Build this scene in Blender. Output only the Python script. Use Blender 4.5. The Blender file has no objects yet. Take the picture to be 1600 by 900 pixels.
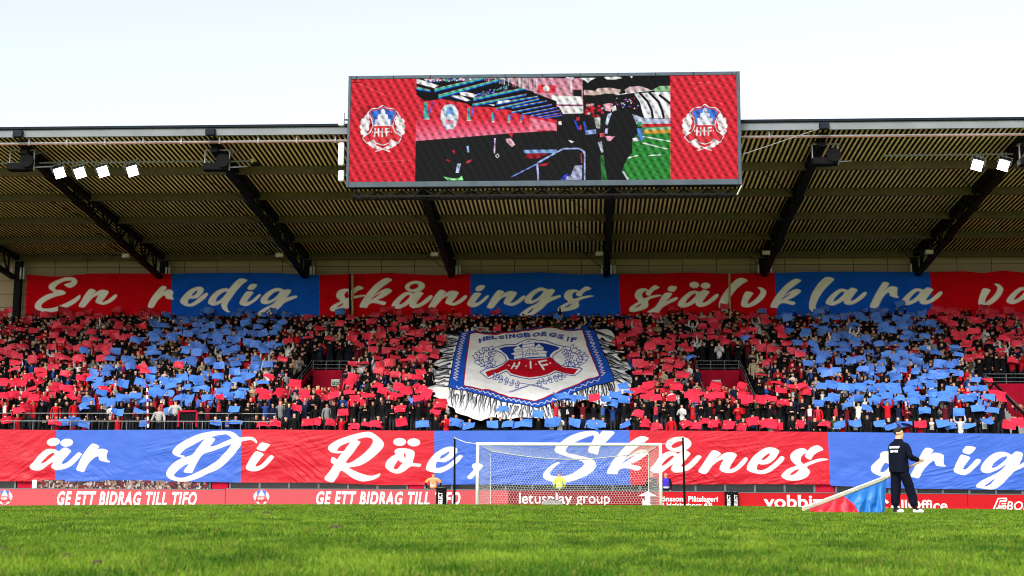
import bpy, bmesh, math, random
import numpy as np
from math import radians, sin, cos, atan, pi
from mathutils import Vector, Matrix

random.seed(7)
rng = np.random.RandomState(11)
S = bpy.context.scene
COL = S.collection

# ------------------------------------------------------------------ camera
F = 2133.0                                   # focal length in pixels of the 1600 px wide photograph
CAM = np.array([0.0, 0.0, 0.236])
PSI, ALPHA, ROLL = radians(3.2), atan(330 / F), radians(0.3)
_f = np.array([-sin(PSI) * cos(ALPHA), cos(PSI) * cos(ALPHA), sin(ALPHA)])
_r0 = np.array([cos(PSI), sin(PSI), 0.0])
_u0 = np.cross(_r0, _f)
RV = cos(ROLL) * _r0 + sin(ROLL) * _u0
UV = cos(ROLL) * _u0 - sin(ROLL) * _r0
cd = bpy.data.cameras.new('camera')
cd.sensor_width = 36.0
cd.lens = 36.0 * F / 1600.0
cd.clip_start, cd.clip_end = 0.05, 3000.0
cd.dof.use_dof = True
cd.dof.focus_distance = 62.0
cd.dof.aperture_fstop = 7.0
cam = bpy.data.objects.new('camera', cd)
COL.objects.link(cam)
cam.matrix_world = Matrix(((RV[0], UV[0], -_f[0], CAM[0]), (RV[1], UV[1], -_f[1], CAM[1]),
                           (RV[2], UV[2], -_f[2], CAM[2]), (0, 0, 0, 1)))
S.camera = cam

# ------------------------------------------------------------------ sky, sun, exposure
SUN_EL, SUN_AZ = radians(42), radians(200)     # azimuth clockwise from +Y: high behind the camera, a little to the left
w = bpy.data.worlds.new('World'); S.world = w; w.use_nodes = True
nt = w.node_tree; nt.nodes.clear()
sky = nt.nodes.new('ShaderNodeTexSky'); sky.sky_type = 'NISHITA'; sky.sun_disc = False
sky.sun_elevation, sky.sun_rotation = SUN_EL, SUN_AZ
sky.air_density, sky.dust_density, sky.ozone_density = 1.0, 3.5, 1.2
bg = nt.nodes.new('ShaderNodeBackground'); bg.inputs['Strength'].default_value = 0.15
out = nt.nodes.new('ShaderNodeOutputWorld')
hs = nt.nodes.new('ShaderNodeHueSaturation'); hs.inputs['Saturation'].default_value = .40      # thin bright overcast
nt.links.new(sky.outputs[0], hs.inputs['Color']); nt.links.new(hs.outputs[0], bg.inputs[0]); nt.links.new(bg.outputs[0], out.inputs[0])
sl = bpy.data.lights.new('sun', 'SUN'); sl.energy = 0.85; sl.angle = radians(14); sl.color = (1.0, 0.96, 0.9)
so = bpy.data.objects.new('sun', sl); COL.objects.link(so)
_sd = Vector((sin(SUN_AZ) * cos(SUN_EL), cos(SUN_AZ) * cos(SUN_EL), sin(SUN_EL)))
so.rotation_euler = _sd.to_track_quat('Z', 'Y').to_euler()
S.view_settings.view_transform = 'Standard'; S.view_settings.look = 'None'
S.view_settings.exposure = 1.05; S.view_settings.gamma = 1.0; S.view_settings.use_curve_mapping = False
S.cycles.max_bounces = 6; S.cycles.pixel_filter_type = 'BLACKMAN_HARRIS'; S.cycles.filter_width = 1.05

# ------------------------------------------------------------------ calibration helpers (photo pixel -> point on a real plane)
def rays(px, py):
    px = np.asarray(px, float)[..., None]; py = np.asarray(py, float)[..., None]
    return _f + RV * (px - 800) / F + UV * (450 - py) / F
def at(px, py, Y):
    d = rays(px, py); return CAM + d * (np.asarray(Y, float)[..., None] / d[..., 1:2])
def on_plane(px, py, Y0, z0, s):              # plane z = z0 + s*(Y-Y0)
    d = rays(px, py); t = (z0 - CAM[2] - s * Y0) / (d[..., 2] - s * d[..., 1])
    return CAM + d * t[..., None]
def pix(p):
    d = np.asarray(p, float) - CAM; q = d @ _f
    return 800 + F * (d @ RV) / q, 450 - F * (d @ UV) / q
def ground_z(x, y):
    x = np.asarray(x, float); y = np.asarray(y, float)
    k = np.clip((y - 57.6) / 4.2, 0, 1); k = k * k * (3 - 2 * k)
    return -0.0003 * np.minimum(np.abs(x + 0.5), 36) ** 2 * np.clip(y / 30, 0, 1) - 0.17 * k

# ------------------------------------------------------------------ colour and material helpers
def lin(*c):
    c = np.asarray(c, float) / 255.0
    return tuple(np.where(c <= 0.04045, c / 12.92, ((c + 0.055) / 1.055) ** 2.4))
def base_mat(name):
    m = bpy.data.materials.new(name); m.use_nodes = True
    return m, m.node_tree, m.node_tree.nodes['Principled BSDF']
def add_bump(nt_, b, scale, strength, dist=0.02, detail=4.0):
    tc = nt_.nodes.new('ShaderNodeTexCoord'); n = nt_.nodes.new('ShaderNodeTexNoise')
    n.inputs['Scale'].default_value = scale; n.inputs['Detail'].default_value = detail
    bp = nt_.nodes.new('ShaderNodeBump'); bp.inputs['Strength'].default_value = strength; bp.inputs['Distance'].default_value = dist
    nt_.links.new(tc.outputs['Object'], n.inputs['Vector']); nt_.links.new(n.outputs['Fac'], bp.inputs['Height'])
    nt_.links.new(bp.outputs[0], b.inputs['Normal']); return n
def mat(name, col, rough=0.6, metal=0.0, var=0.15, scale=3.0, bump=0.0, bscale=30.0, spec=0.5):
    m, n_, b = base_mat(name)
    b.inputs['Roughness'].default_value = rough; b.inputs['Metallic'].default_value = metal
    b.inputs['Specular IOR Level'].default_value = spec
    tc = n_.nodes.new('ShaderNodeTexCoord'); n = n_.nodes.new('ShaderNodeTexNoise')
    n.inputs['Scale'].default_value = scale; n.inputs['Detail'].default_value = 5
    r = n_.nodes.new('ShaderNodeValToRGB'); r.color_ramp.elements[0].position = 0.3; r.color_ramp.elements[1].position = 0.7
    c = np.array(col[:3]); r.color_ramp.elements[0].color = (*np.clip(c * (1 - var), 0, 1), 1); r.color_ramp.elements[1].color = (*np.clip(c * (1 + var), 0, 1), 1)
    n_.links.new(tc.outputs['Object'], n.inputs['Vector']); n_.links.new(n.outputs['Fac'], r.inputs[0]); n_.links.new(r.outputs[0], b.inputs['Base Color'])
    if bump: add_bump(n_, b, bscale, bump)
    return m
def attr_mat(name, rough=0.6, bump=0.0, bscale=40.0, emit=0.0, spec=0.4, sheen=0.0, var=0.0, vscale=1.0, trans=0.0):
    m, n_, b = base_mat(name)
    a = n_.nodes.new('ShaderNodeAttribute'); a.attribute_name = 'Col'
    src = a.outputs['Color']
    if var:
        tc = n_.nodes.new('ShaderNodeTexCoord'); n = n_.nodes.new('ShaderNodeTexNoise'); n.inputs['Scale'].default_value = vscale; n.inputs['Detail'].default_value = 6
        mr = n_.nodes.new('ShaderNodeMapRange'); mr.inputs['From Min'].default_value = .3; mr.inputs['From Max'].default_value = .7
        mr.inputs['To Min'].default_value = 1 - var; mr.inputs['To Max'].default_value = 1 + var
        mx = n_.nodes.new('ShaderNodeVectorMath'); mx.operation = 'SCALE'
        n_.links.new(tc.outputs['Object'], n.inputs['Vector']); n_.links.new(n.outputs['Fac'], mr.inputs['Value'])
        n_.links.new(src, mx.inputs[0]); n_.links.new(mr.outputs[0], mx.inputs['Scale']); src = mx.outputs[0]
    n_.links.new(src, b.inputs['Base Color'])
    b.inputs['Roughness'].default_value = rough; b.inputs['Specular IOR Level'].default_value = spec
    if sheen: b.inputs['Sheen Weight'].default_value = sheen
    if bump: add_bump(n_, b, bscale, bump)
    if emit:
        n_.links.remove(b.inputs['Base Color'].links[0]); b.inputs['Base Color'].default_value = (.003, .003, .003, 1)
        n_.links.new(src, b.inputs['Emission Color']); b.inputs['Emission Strength'].default_value = emit
    if trans:
        o = n_.nodes['Material Output']; t = n_.nodes.new('ShaderNodeBsdfTranslucent'); mix = n_.nodes.new('ShaderNodeMixShader')
        mix.inputs[0].default_value = trans; n_.links.new(src, t.inputs['Color'])
        n_.links.new(b.outputs[0], mix.inputs[1]); n_.links.new(t.outputs[0], mix.inputs[2]); n_.links.new(mix.outputs[0], o.inputs['Surface'])
    return m
def objcol_mat(name, rough=0.75, bump=0.3, bscale=25.0):
    m, n_, b = base_mat(name)
    oi = n_.nodes.new('ShaderNodeObjectInfo'); n_.links.new(oi.outputs['Color'], b.inputs['Base Color'])
    b.inputs['Roughness'].default_value = rough; b.inputs['Specular IOR Level'].default_value = 0.0
    if bump: add_bump(n_, b, bscale, bump)
    return m

M = {}
M['black_steel'] = mat('black_steel', (.008, .008, .009), .6, 0, .3, spec=.08)
M['purlin'] = mat('purlin_paint', (.13, .09, .045), .6, 0, .2)
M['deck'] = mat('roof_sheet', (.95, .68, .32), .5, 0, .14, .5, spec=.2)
M['deck_rib_shade'] = mat('roof_sheet_rib_shade', (.045, .036, .014), .8, 0, .2, 1.2, spec=.05)  # near-black puts the shade between the ribs into the sheet colour
M['fascia'] = mat('fascia_grey', (.19, .205, .225), .6, 0, .15, .6, spec=.2)
M['fascia_dark'] = mat('fascia_dark', (.010, .014, .022), .6, 0, .25, 1.5, spec=.1)
M['galv'] = mat('galvanised', (.24, .25, .26), .5, .3, .2, 6, spec=.3)
M['frame_grey'] = mat('scoreboard_frame', (.055, .078, .10), .5, .0, .15, 2, spec=.2)
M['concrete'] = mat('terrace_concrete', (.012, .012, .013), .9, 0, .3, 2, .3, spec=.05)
M['wall_red'] = mat('red_wall', (.40, .008, .03), .7, 0, .15, 1.5, .1, spec=.03)
M['white_paint'] = mat('white_paint', (.82, .82, .80), .4, 0, .05, 4)
M["net"] = mat("net_cord", (.62, .62, .62), .7, 0, .1, 8)
M['black_plastic'] = mat('black_plastic', (.005, .005, .006), .6, 0, .3, 5, spec=.06)
M['letter'] = mat('white_letters', (.82, .82, .82), .5, 0, .03, 4)
M['soil'] = mat('soil', (.05, .03, .015), .95, 0, .4, 30)
M['wood'] = mat('wood_pole', (.45, .30, .13), .6, 0, .25, 8)
M['glass_dark'] = mat('dark_glass', (.012, .016, .02), .12, 0, .2, 2)
M['steel_teal'] = mat('grey_steel', (.10, .13, .14), .5, .3, .2, 3)
M['rail'] = mat('rail_steel', (.17, .18, .18), .5, .2, .2, 5, spec=.3)
M['yellow'] = mat('pale_yellow_strip', (.62, .55, .22), .7, 0, .1, 2)
M['exit_white'] = mat('sign_white', (.78, .8, .76), .5, 0, .05, 3)
M['exit_green'] = mat('sign_green', (.02, .22, .08), .5, 0, .1, 3)
M['cloth'] = attr_mat('banner_fabric', .8, .25, 14.0, spec=.0, var=.08, vscale=1.3)
M['cloth_sat'] = attr_mat('satin_banner_fabric', .45, .10, 9.0, spec=.24, var=.07, vscale=1.1)
M['pennant'] = attr_mat('painted_cloth', .8, .2, 16.0, spec=.0, var=.05, vscale=1.5)
M['person'] = attr_mat('person', .85, .0, spec=.0)
M['screen'] = attr_mat('led_screen', .5, emit=1.12 / 2 ** S.view_settings.exposure, spec=.0)
M['card'] = objcol_mat('paper', .55, .15, 14)
M['shirt'] = objcol_mat('shirt', .85, .4, 30)

# ------------------------------------------------------------------ object helpers
def tag(o, label=None, cat=None, group=None, kind=None):
    if label: o['label'] = label
    if cat: o['category'] = cat
    if group: o['group'] = group
    if kind: o['kind'] = kind
    return o
def empty(name, loc=(0, 0, 0), rz=0.0):
    o = bpy.data.objects.new(name, None); o.empty_display_size = .2
    o.location = loc; o.rotation_euler = (0, 0, rz); COL.objects.link(o); return o
def link(name, me, parent=None, mats=None, loc=None):
    o = bpy.data.objects.new(name, me); COL.objects.link(o)
    if mats is not None:
        me.materials.clear()
        for m in (mats if isinstance(mats, (list, tuple)) else [mats]): me.materials.append(m)
    if loc is not None: o.location = loc
    if parent is not None:
        o.parent = parent
    return o
def mesh_np(name, verts, quads=None, tris=None, col=None, smooth=False, mat_idx=None):
    me = bpy.data.meshes.new(name); verts = np.asarray(verts, np.float32).reshape(-1, 3)
    parts, sizes = [], []
    if quads is not None and len(quads): parts.append(np.asarray(quads, np.int32).ravel()); sizes.append(np.full(len(quads), 4, np.int32))
    if tris is not None and len(tris): parts.append(np.asarray(tris, np.int32).ravel()); sizes.append(np.full(len(tris), 3, np.int32))
    loops = np.concatenate(parts); tot = np.concatenate(sizes); start = np.concatenate([[0], np.cumsum(tot)[:-1]]).astype(np.int32)
    me.vertices.add(len(verts)); me.vertices.foreach_set('co', verts.ravel())
    me.loops.add(len(loops)); me.loops.foreach_set('vertex_index', loops)
    me.polygons.add(len(tot)); me.polygons.foreach_set('loop_start', start)
    if mat_idx is not None: me.polygons.foreach_set('material_index', np.asarray(mat_idx, np.int32))
    me.polygons.foreach_set('use_smooth', np.full(len(tot), bool(smooth)))
    me.update(calc_edges=True)
    if col is not None:
        a = me.color_attributes.new('Col', 'FLOAT_COLOR', 'POINT')
        c = np.ones((len(verts), 4), np.float32); c[:, :3] = col
        a.data.foreach_set('color', c.ravel())
    me.validate(); return me
class MB:                                       # collects boxes, bars and tubes into ONE mesh
    def __init__(s): s.v = []; s.f = []
    def add(s, vs, fs):
        o = len(s.v); s.v += [tuple(map(float, v)) for v in vs]; s.f += [tuple(i + o for i in f) for f in fs]; return s
    def box(s, x0, x1, y0, y1, z0, z1):
        return s.add([(x0, y0, z0), (x1, y0, z0), (x1, y1, z0), (x0, y1, z0), (x0, y0, z1), (x1, y0, z1), (x1, y1, z1), (x0, y1, z1)],
                     [(0, 3, 2, 1), (4, 5, 6, 7), (0, 1, 5, 4), (1, 2, 6, 5), (2, 3, 7, 6), (3, 0, 4, 7)])
    def bar(s, a, b, w_, h_=None, up=(0, 0, 1)):
        h_ = h_ or w_; a = Vector(a); b = Vector(b); d = (b - a).normalized(); u = Vector(up)
        if abs(d.dot(u)) > .98: u = Vector((0, 1, 0))
        x = d.cross(u).normalized() * w_ / 2; y = x.cross(d).normalized() * h_ / 2
        return s.add([a - x - y, a + x - y, a + x + y, a - x + y, b - x - y, b + x - y, b + x + y, b - x + y],
                     [(0, 3, 2, 1), (4, 5, 6, 7), (0, 1, 5, 4), (1, 2, 6, 5), (2, 3, 7, 6), (3, 0, 4, 7)])
    def tube(s, pts, r, n=8, cap=True):
        pts = [Vector(p) for p in pts]; rings = []
        for i, p in enumerate(pts):
            d = (pts[min(i + 1, len(pts) - 1)] - pts[max(i - 1, 0)]).normalized(); u = Vector((0, 0, 1)) if abs(d.z) < .95 else Vector((0, 1, 0))
            x = d.cross(u).normalized(); y = x.cross(d); rr = r[i] if isinstance(r, (list, tuple)) else r
            rings.append([p + (x * cos(2 * pi * k / n) + y * sin(2 * pi * k / n)) * rr for k in range(n)])
        fs = [(i * n + k, i * n + (k + 1) % n, (i + 1) * n + (k + 1) % n, (i + 1) * n + k) for i in range(len(pts) - 1) for k in range(n)]
        if cap: fs += [tuple(range(n))[::-1], tuple(range((len(pts) - 1) * n, len(pts) * n))]
        return s.add([v for r_ in rings for v in r_], fs)
    def mesh(s, name, smooth=False, bevel=0.0):
        me = bpy.data.meshes.new(name); me.from_pydata(s.v, [], s.f); me.update()
        bm = bmesh.new(); bm.from_mesh(me); bmesh.ops.recalc_face_normals(bm, faces=bm.faces[:])
        if bevel: bmesh.ops.bevel(bm, geom=bm.edges[:], offset=bevel, segments=1, affect='EDGES', clamp_overlap=True)
        bm.to_mesh(me); bm.free()
        if smooth: me.polygons.foreach_set('use_smooth', [True] * len(me.polygons))
        return me
    def build(s, name, m, parent=None, smooth=False, bevel=0.0):
        return link(name, s.mesh(name, smooth, bevel), parent, m)
_lat = rng.rand(256, 256)
def vnoise(x, y, seed=0):
    x = np.asarray(x, float) + seed * 17.31; y = np.asarray(y, float) + seed * 9.77
    xi = np.floor(x).astype(int); yi = np.floor(y).astype(int); fx = x - xi; fy = y - yi
    fx = fx * fx * (3 - 2 * fx); fy = fy * fy * (3 - 2 * fy)
    g = lambda a, b: _lat[a % 256, b % 256]
    return (g(xi, yi) * (1 - fx) + g(xi + 1, yi) * fx) * (1 - fy) + (g(xi, yi + 1) * (1 - fx) + g(xi + 1, yi + 1) * fx) * fy
def fbm(x, y, o=4, seed=0):
    t = 0; a = .5
    for i in range(o): t = t + a * vnoise(x * 2 ** i, y * 2 ** i, seed + i); a *= .5
    return t
def text_mesh(body, size=1.0, bold=0.0, shear=0.0, xs=1.0, extrude=0.004, align='LEFT', space=1.0, res=3):
    c = bpy.data.curves.new('text', 'FONT'); c.body = body; c.size = size; c.offset = bold; c.shear = shear; c.extrude = extrude
    c.align_x = align; c.space_character = space; c.resolution_u = res
    o = bpy.data.objects.new('text', c); COL.objects.link(o); dg = bpy.context.evaluated_depsgraph_get(); dg.update()
    me = bpy.data.meshes.new_from_object(o.evaluated_get(dg), depsgraph=dg); bpy.data.objects.remove(o); bpy.data.curves.remove(c)
    co = np.empty(len(me.vertices) * 3, np.float32); me.vertices.foreach_get('co', co); co = co.reshape(-1, 3); co[:, 0] *= xs
    me.vertices.foreach_set('co', co.ravel()); me.update(); return me
def fit_text(me, w_, h_):                       # scale so the outline is exactly w_ by h_, lower left corner at the origin
    co = np.empty(len(me.vertices) * 3, np.float32); me.vertices.foreach_get('co', co); co = co.reshape(-1, 3)
    mn = co.min(0); mx = co.max(0); co[:, 0] = (co[:, 0] - mn[0]) / (mx[0] - mn[0]) * w_; co[:, 1] = (co[:, 1] - mn[1]) / (mx[1] - mn[1]) * h_
    me.vertices.foreach_set('co', co.ravel()); me.update(); return me

# ------------------------------------------------------------------ raster helpers (cloth and screen designs become colours of fine meshes)
def smooth_poly(p, n=4):
    p = np.asarray(p, float); a = np.roll(p, 1, 0); b = np.roll(p, -1, 0); c = np.roll(p, -2, 0); o = []
    for t in np.arange(n) / n:
        o.append(.5 * (2 * p + (b - a) * t + (2 * a - 5 * p + 4 * b - c) * t * t + (-a + 3 * p - 3 * b + c) * t ** 3))
    return np.stack(o, 1).reshape(-1, 2)
def inside(poly, x, y):
    r = np.zeros(x.shape, bool); q = np.roll(poly, -1, 0)
    for (x0, y0), (x1, y1) in zip(poly, q):
        if y0 == y1: continue
        r ^= ((y0 > y) != (y1 > y)) & (x < (x1 - x0) * (y - y0) / (y1 - y0) + x0)
    return r
SUB = [(-.33, -.33), (0, -.33), (.33, -.33), (-.33, 0), (0, 0), (.33, 0), (-.33, .33), (0, .33), (.33, .33)]
def paint_polys(col, X, Y, polys, colour, step, opacity=1.0):     # even-odd fill with coverage
    allp = np.concatenate(polys); mn = allp.min(0) - 2 * step; mx = allp.max(0) + 2 * step
    idx = np.nonzero((X > mn[0]) & (X < mx[0]) & (Y > mn[1]) & (Y < mx[1]))[0]
    if not len(idx): return
    cov = np.zeros(len(idx))
    for dx, dy in SUB:
        r = np.zeros(len(idx), bool)
        for p in polys: r ^= inside(p, X[idx] + dx * step, Y[idx] + dy * step)
        cov += r
    cov = (cov / len(SUB) * opacity)[:, None]; col[idx] = col[idx] * (1 - cov) + np.asarray(colour) * cov
def paint_line(col, X, Y, pts, wd, colour, step, taper=False):
    pts = np.asarray(pts, float); mn = pts.min(0) - wd - 2 * step; mx = pts.max(0) + wd + 2 * step
    idx = np.nonzero((X > mn[0]) & (X < mx[0]) & (Y > mn[1]) & (Y < mx[1]))[0]
    if not len(idx): return
    x = X[idx]; y = Y[idx]; best = np.full(len(idx), 1e9)
    for i in range(len(pts) - 1):
        a, b = pts[i], pts[i + 1]; d = b - a; L = max(d @ d, 1e-9)
        t = np.clip(((x - a[0]) * d[0] + (y - a[1]) * d[1]) / L, 0, 1); k = 1.0
        if taper: k = 1 - .8 * (i + t) / (len(pts) - 1)
        dist = np.hypot(x - a[0] - t * d[0], y - a[1] - t * d[1]) - wd / 2 * k
        best = np.minimum(best, dist)
    cov = np.clip(.5 - best / step, 0, 1)[:, None]; col[idx] = col[idx] * (1 - cov) + np.asarray(colour) * cov
def ell(cx, cy, rx, ry, rot=0, n=28):
    t = np.arange(n) / n * 2 * pi; a = np.cos(t) * rx; b = np.sin(t) * ry; c_, s_ = cos(rot), sin(rot)
    return np.stack([cx + a * c_ - b * s_, cy + a * s_ + b * c_], 1)
def P(s): return np.array([[float(q) for q in p.split(',')] for p in s.split()])

# ------------------------------------------------------------------ brush lettering traced as outlines
G = {}
def glyph(name, x0, y0, sc, *outs, dots=()):
    G[name] = [smooth_poly(P(o)) / sc + (x0, y0) for o in outs] + [ell(x0 + d[0] / sc, y0 + d[1] / sc, d[2] / sc, d[3] / sc, d[4] if len(d) > 4 else 0) for d in dots]
def put(g, dx=0, dy=0, sx=1, sy=1):
    p = G[g]; o = np.concatenate(p).min(0); return [(q - o) * (sx, sy) + o + (dx, dy) for q in p]
# lower banner
glyph('la', 40, 660, 9, '72,625 85,600 135,545 200,455 260,405 310,378 370,374 430,385 468,408 500,385 540,358 590,362 638,400 630,420 570,490 520,550 508,578 540,585 590,562 640,520 690,470 745,424 792,440 785,460 720,540 640,610 560,650 440,668 385,645 368,625 372,600 400,548 330,590 250,655 185,675 120,668 80,648',
      '222,585 240,550 290,490 340,448 390,425 410,445 350,505 280,560')
glyph('ladots', 40, 660, 9, dots=((392, 275, 90, 54, -.15), (580, 285, 88, 54, -.12)))
glyph('lr', 40, 660, 9, '722,665 745,590 790,490 850,400 930,308 980,305 1035,335 1020,365 960,425 945,440 985,405 1040,375 1100,375 1155,395 1150,430 1140,480 1155,525 1190,555 1165,560 1090,545 1045,530 1030,480 990,485 930,530 880,585 850,640 825,695 770,685')
glyph('lD', 250, 660, 8, '160,385 170,345 220,290 300,235 400,185 500,145 620,120 740,108 860,110 940,140 1000,190 1070,183 1140,183 1190,205 1215,240 1205,258 1180,235 1130,218 1060,230 1022,240 1010,290 960,360 890,445 800,535 700,600 600,640 500,690 400,725 280,745 180,725 120,700 88,660 90,620 130,555 200,490 290,445 400,410 440,370 490,300 560,205 480,245 400,290 310,340 265,385 255,405 270,412 312,420 290,438 240,430 190,410',
      '185,670 190,640 240,590 300,540 365,515 350,545 310,600 310,620 340,630 405,630 420,600 440,560 470,500 540,400 640,365 760,320 890,272 870,320 800,400 720,480 620,545 540,590 450,635 330,685 240,692',
      '640,190 700,165 780,150 840,150 890,185 900,205 850,225 760,265 690,295 625,305 640,280 690,215 670,198')
glyph('li', 250, 660, 8, '1080,565 1090,535 1130,460 1195,370 1250,372 1298,400 1280,425 1220,500 1198,545 1220,552 1270,530 1330,470 1390,412 1425,435 1400,470 1340,535 1280,580 1210,608 1130,605 1090,585', '1215,330 1235,295 1275,255 1375,275 1360,300 1310,355 1250,348')
s3 = 1600 / 260
glyph('lR', 500, 660, s3, '80,255 90,225 150,180 250,140 350,110 450,92 500,100 560,140 605,185 612,220 590,260 530,320 460,375 380,415 280,435 340,470 420,500 490,515 545,505 580,490 570,520 520,548 460,562 400,565 330,540 270,500 205,462 170,520 125,575 50,545 90,480 135,408 110,385 110,350 125,335 150,345 170,355 200,310 220,290 170,297 110,285',
      '165,270 185,235 230,210 290,190 265,230 230,275 190,278', '350,170 400,150 450,142 500,155 510,185 490,230 430,295 360,350 300,385 252,390 270,350 320,290 360,230 388,188')
glyph('lo', 500, 660, s3, '718,285 735,258 780,250 850,255 905,280 905,330 890,385 920,395 965,400 972,412 955,425 900,420 860,430 810,470 750,490 690,478 640,440 632,410 650,365 690,330 730,305', '712,445 715,420 735,385 755,362 775,380 800,388 780,410 745,450', '805,310 815,290 825,310 823,350 812,335', dots=((767, 188, 60, 37), (902, 192, 60, 37)))
glyph('le', 500, 660, s3, '1022,440 1035,395 1070,340 1120,290 1190,250 1250,235 1310,245 1320,275 1290,325 1230,370 1180,382 1130,375 1115,400 1112,430 1130,440 1180,430 1240,400 1300,350 1340,318 1370,325 1340,370 1280,420 1220,460 1150,485 1070,475 1030,460', '1155,350 1165,320 1200,300 1245,278 1240,300 1200,335')
glyph('lcomma', 500, 660, s3, '1465,425 1475,400 1520,395 1565,410 1555,440 1500,500 1455,542 1420,530 1450,490 1480,455')
glyph('lS', 830, 660, s3, '800,95 770,135 720,185 660,240 640,305 600,300 560,290 548,265 570,215 600,160 605,130 580,125 510,150 430,185 370,220 335,255 335,285 370,300 460,320 560,345 610,375 622,415 600,460 530,510 450,545 360,572 250,575 170,560 120,535 118,500 150,450 210,400 260,380 270,390 230,425 190,465 180,495 210,515 290,520 380,500 450,460 500,420 505,390 480,370 400,345 320,320 250,295 225,265 245,225 300,180 380,130 480,95 580,82 640,95 655,120 685,85 740,82')
glyph('ln', 1070, 660, 1600 / 240, '140,515 175,455 230,370 285,297 335,300 372,325 350,350 295,400 340,370 410,325 470,312 530,330 533,355 490,420 460,480 470,490 520,470 570,420 625,367 653,380 630,420 570,480 500,520 430,525 370,500 362,475 380,430 402,385 350,400 280,455 220,532')
glyph('le2', 1070, 660, 1600 / 240, '645,480 660,430 710,360 780,300 860,263 930,268 978,295 965,335 920,395 860,430 800,438 765,432 748,465 755,495 800,500 860,475 920,430 970,385 1000,353 1035,370 1010,415 940,475 870,520 790,537 700,520 655,500', '798,392 810,370 850,335 888,318 875,350 830,388')
glyph('ls', 1070, 660, 1600 / 240, '1005,560 1015,535 1060,495 1110,470 1160,450 1120,410 1098,370 1105,330 1150,290 1200,273 1250,275 1275,295 1310,265 1370,240 1415,255 1438,285 1390,305 1340,340 1305,388 1250,352 1270,315 1225,340 1203,385 1220,425 1245,432 1310,405 1400,378 1460,378 1490,388 1440,398 1370,415 1270,460 1295,500 1295,530 1260,570 1190,600 1100,605 1040,590', '1092,552 1105,525 1150,495 1190,488 1170,515 1130,545')
glyph('lo2', 1350, 660, 6.4, '70,460 80,430 120,390 160,350 160,320 185,295 230,292 300,300 330,340 320,400 300,480 260,530 200,545 130,525 80,495', '160,495 170,460 205,405 235,410 255,430 225,475 185,500')
glyph('lr2', 1350, 660, 6.4, '462,535 490,480 530,400 580,300 625,255 690,275 670,310 655,330 700,305 750,310 790,330 790,380 795,420 815,435 790,440 720,430 700,385 680,385 620,440 580,490 545,555 500,550')
glyph('li2', 1350, 660, 6.4, '893,480 905,440 940,370 970,325 1020,335 1057,352 1040,380 1000,435 987,465 1015,468 1070,420 1125,368 1165,380 1140,420 1080,480 1030,515 980,525 910,500', '985,295 1000,260 1030,238 1100,245 1112,262 1080,300 1040,318')
glyph('lg', 1350, 660, 6.4, '1165,460 1180,420 1230,360 1300,310 1370,295 1430,305 1475,325 1510,295 1560,297 1582,320 1570,370 1545,430 1600,395 1660,380 1680,390 1640,420 1560,460 1500,490 1430,560 1370,620 1310,660 1250,668 1150,655 1112,640 1150,600 1220,560 1310,515 1370,475 1420,420 1350,460 1280,495 1220,508 1175,490', '1270,450 1300,400 1370,350 1425,338 1420,365 1370,410 1310,450', '1195,645 1230,610 1305,562 1280,600 1240,630')
# upper banner
glyph('uE', 40, 420, 6.4, '97,375 105,345 150,300 220,260 285,238 245,205 235,180 255,150 320,115 400,90 460,86 505,100 520,130 505,160 460,190 430,188 400,170 392,158 420,150 455,135 468,122 430,120 370,135 320,165 298,195 310,212 360,215 395,230 403,248 370,262 300,280 230,310 175,345 158,375 175,395 230,398 300,385 390,350 470,310 540,265 550,280 530,315 470,360 400,395 310,425 230,435 150,425 105,400')
glyph('un', 40, 420, 6.4, '533,370 560,320 600,255 650,203 705,220 690,240 655,275 700,240 760,212 820,220 830,240 790,300 765,330 790,330 840,300 895,258 917,268 890,305 840,340 780,360 720,345 700,330 715,290 730,265 680,285 640,325 590,383 550,383')
glyph('ur', 40, 420, 6.4, '1225,375 1250,310 1300,240 1365,175 1410,185 1395,215 1375,242 1420,208 1460,215 1480,235 1470,275 1482,303 1460,307 1405,295 1400,270 1370,275 1320,320 1280,385 1240,388')
glyph('ue', 270, 420, 6.4, '75,325 95,285 140,235 200,195 270,180 310,200 300,240 250,290 200,300 170,300 152,320 155,345 180,350 230,320 290,270 335,242 355,255 320,300 250,350 200,375 140,375 90,350', '190,270 205,245 245,215 240,245 215,265')
glyph('ud', 270, 420, 6.4, '355,335 370,295 420,240 480,205 540,195 560,205 600,160 640,120 680,98 730,105 745,120 700,155 640,220 590,290 555,340 545,380 560,420 580,433 540,432 500,400 485,360 490,340 450,360 400,368 360,350', '432,325 450,280 500,240 540,228 530,255 490,300 455,325')
glyph('ui', 270, 420, 6.4, '668,345 680,310 720,250 750,228 800,232 805,245 770,290 745,325 755,332 800,310 860,260 885,262 850,305 790,350 740,372 690,365', '750,195 770,165 800,153 845,160 825,195 795,212 760,208')
glyph('ug', 730, 420, 6.4, '572,320 585,285 635,235 695,200 745,188 795,203 810,208 845,203 878,215 860,250 835,283 895,270 930,265 935,282 890,303 810,340 760,390 700,435 650,465 590,475 530,470 525,460 560,425 620,385 690,350 735,310 690,330 640,350 590,345', '640,312 665,270 715,230 762,222 745,255 695,300 655,315', '600,445 630,415 670,390 650,420 620,445')
glyph('us', 500, 420, 6.4, '102,400 120,375 170,345 205,325 170,290 167,255 190,220 240,203 290,205 315,218 350,190 390,172 435,190 420,205 380,220 345,250 335,270 295,265 285,245 300,225 260,235 245,265 255,290 270,295 340,275 420,262 462,268 420,280 340,300 310,325 315,360 290,390 230,410 150,425 110,420', '165,385 200,360 235,345 225,365 190,382')
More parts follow.
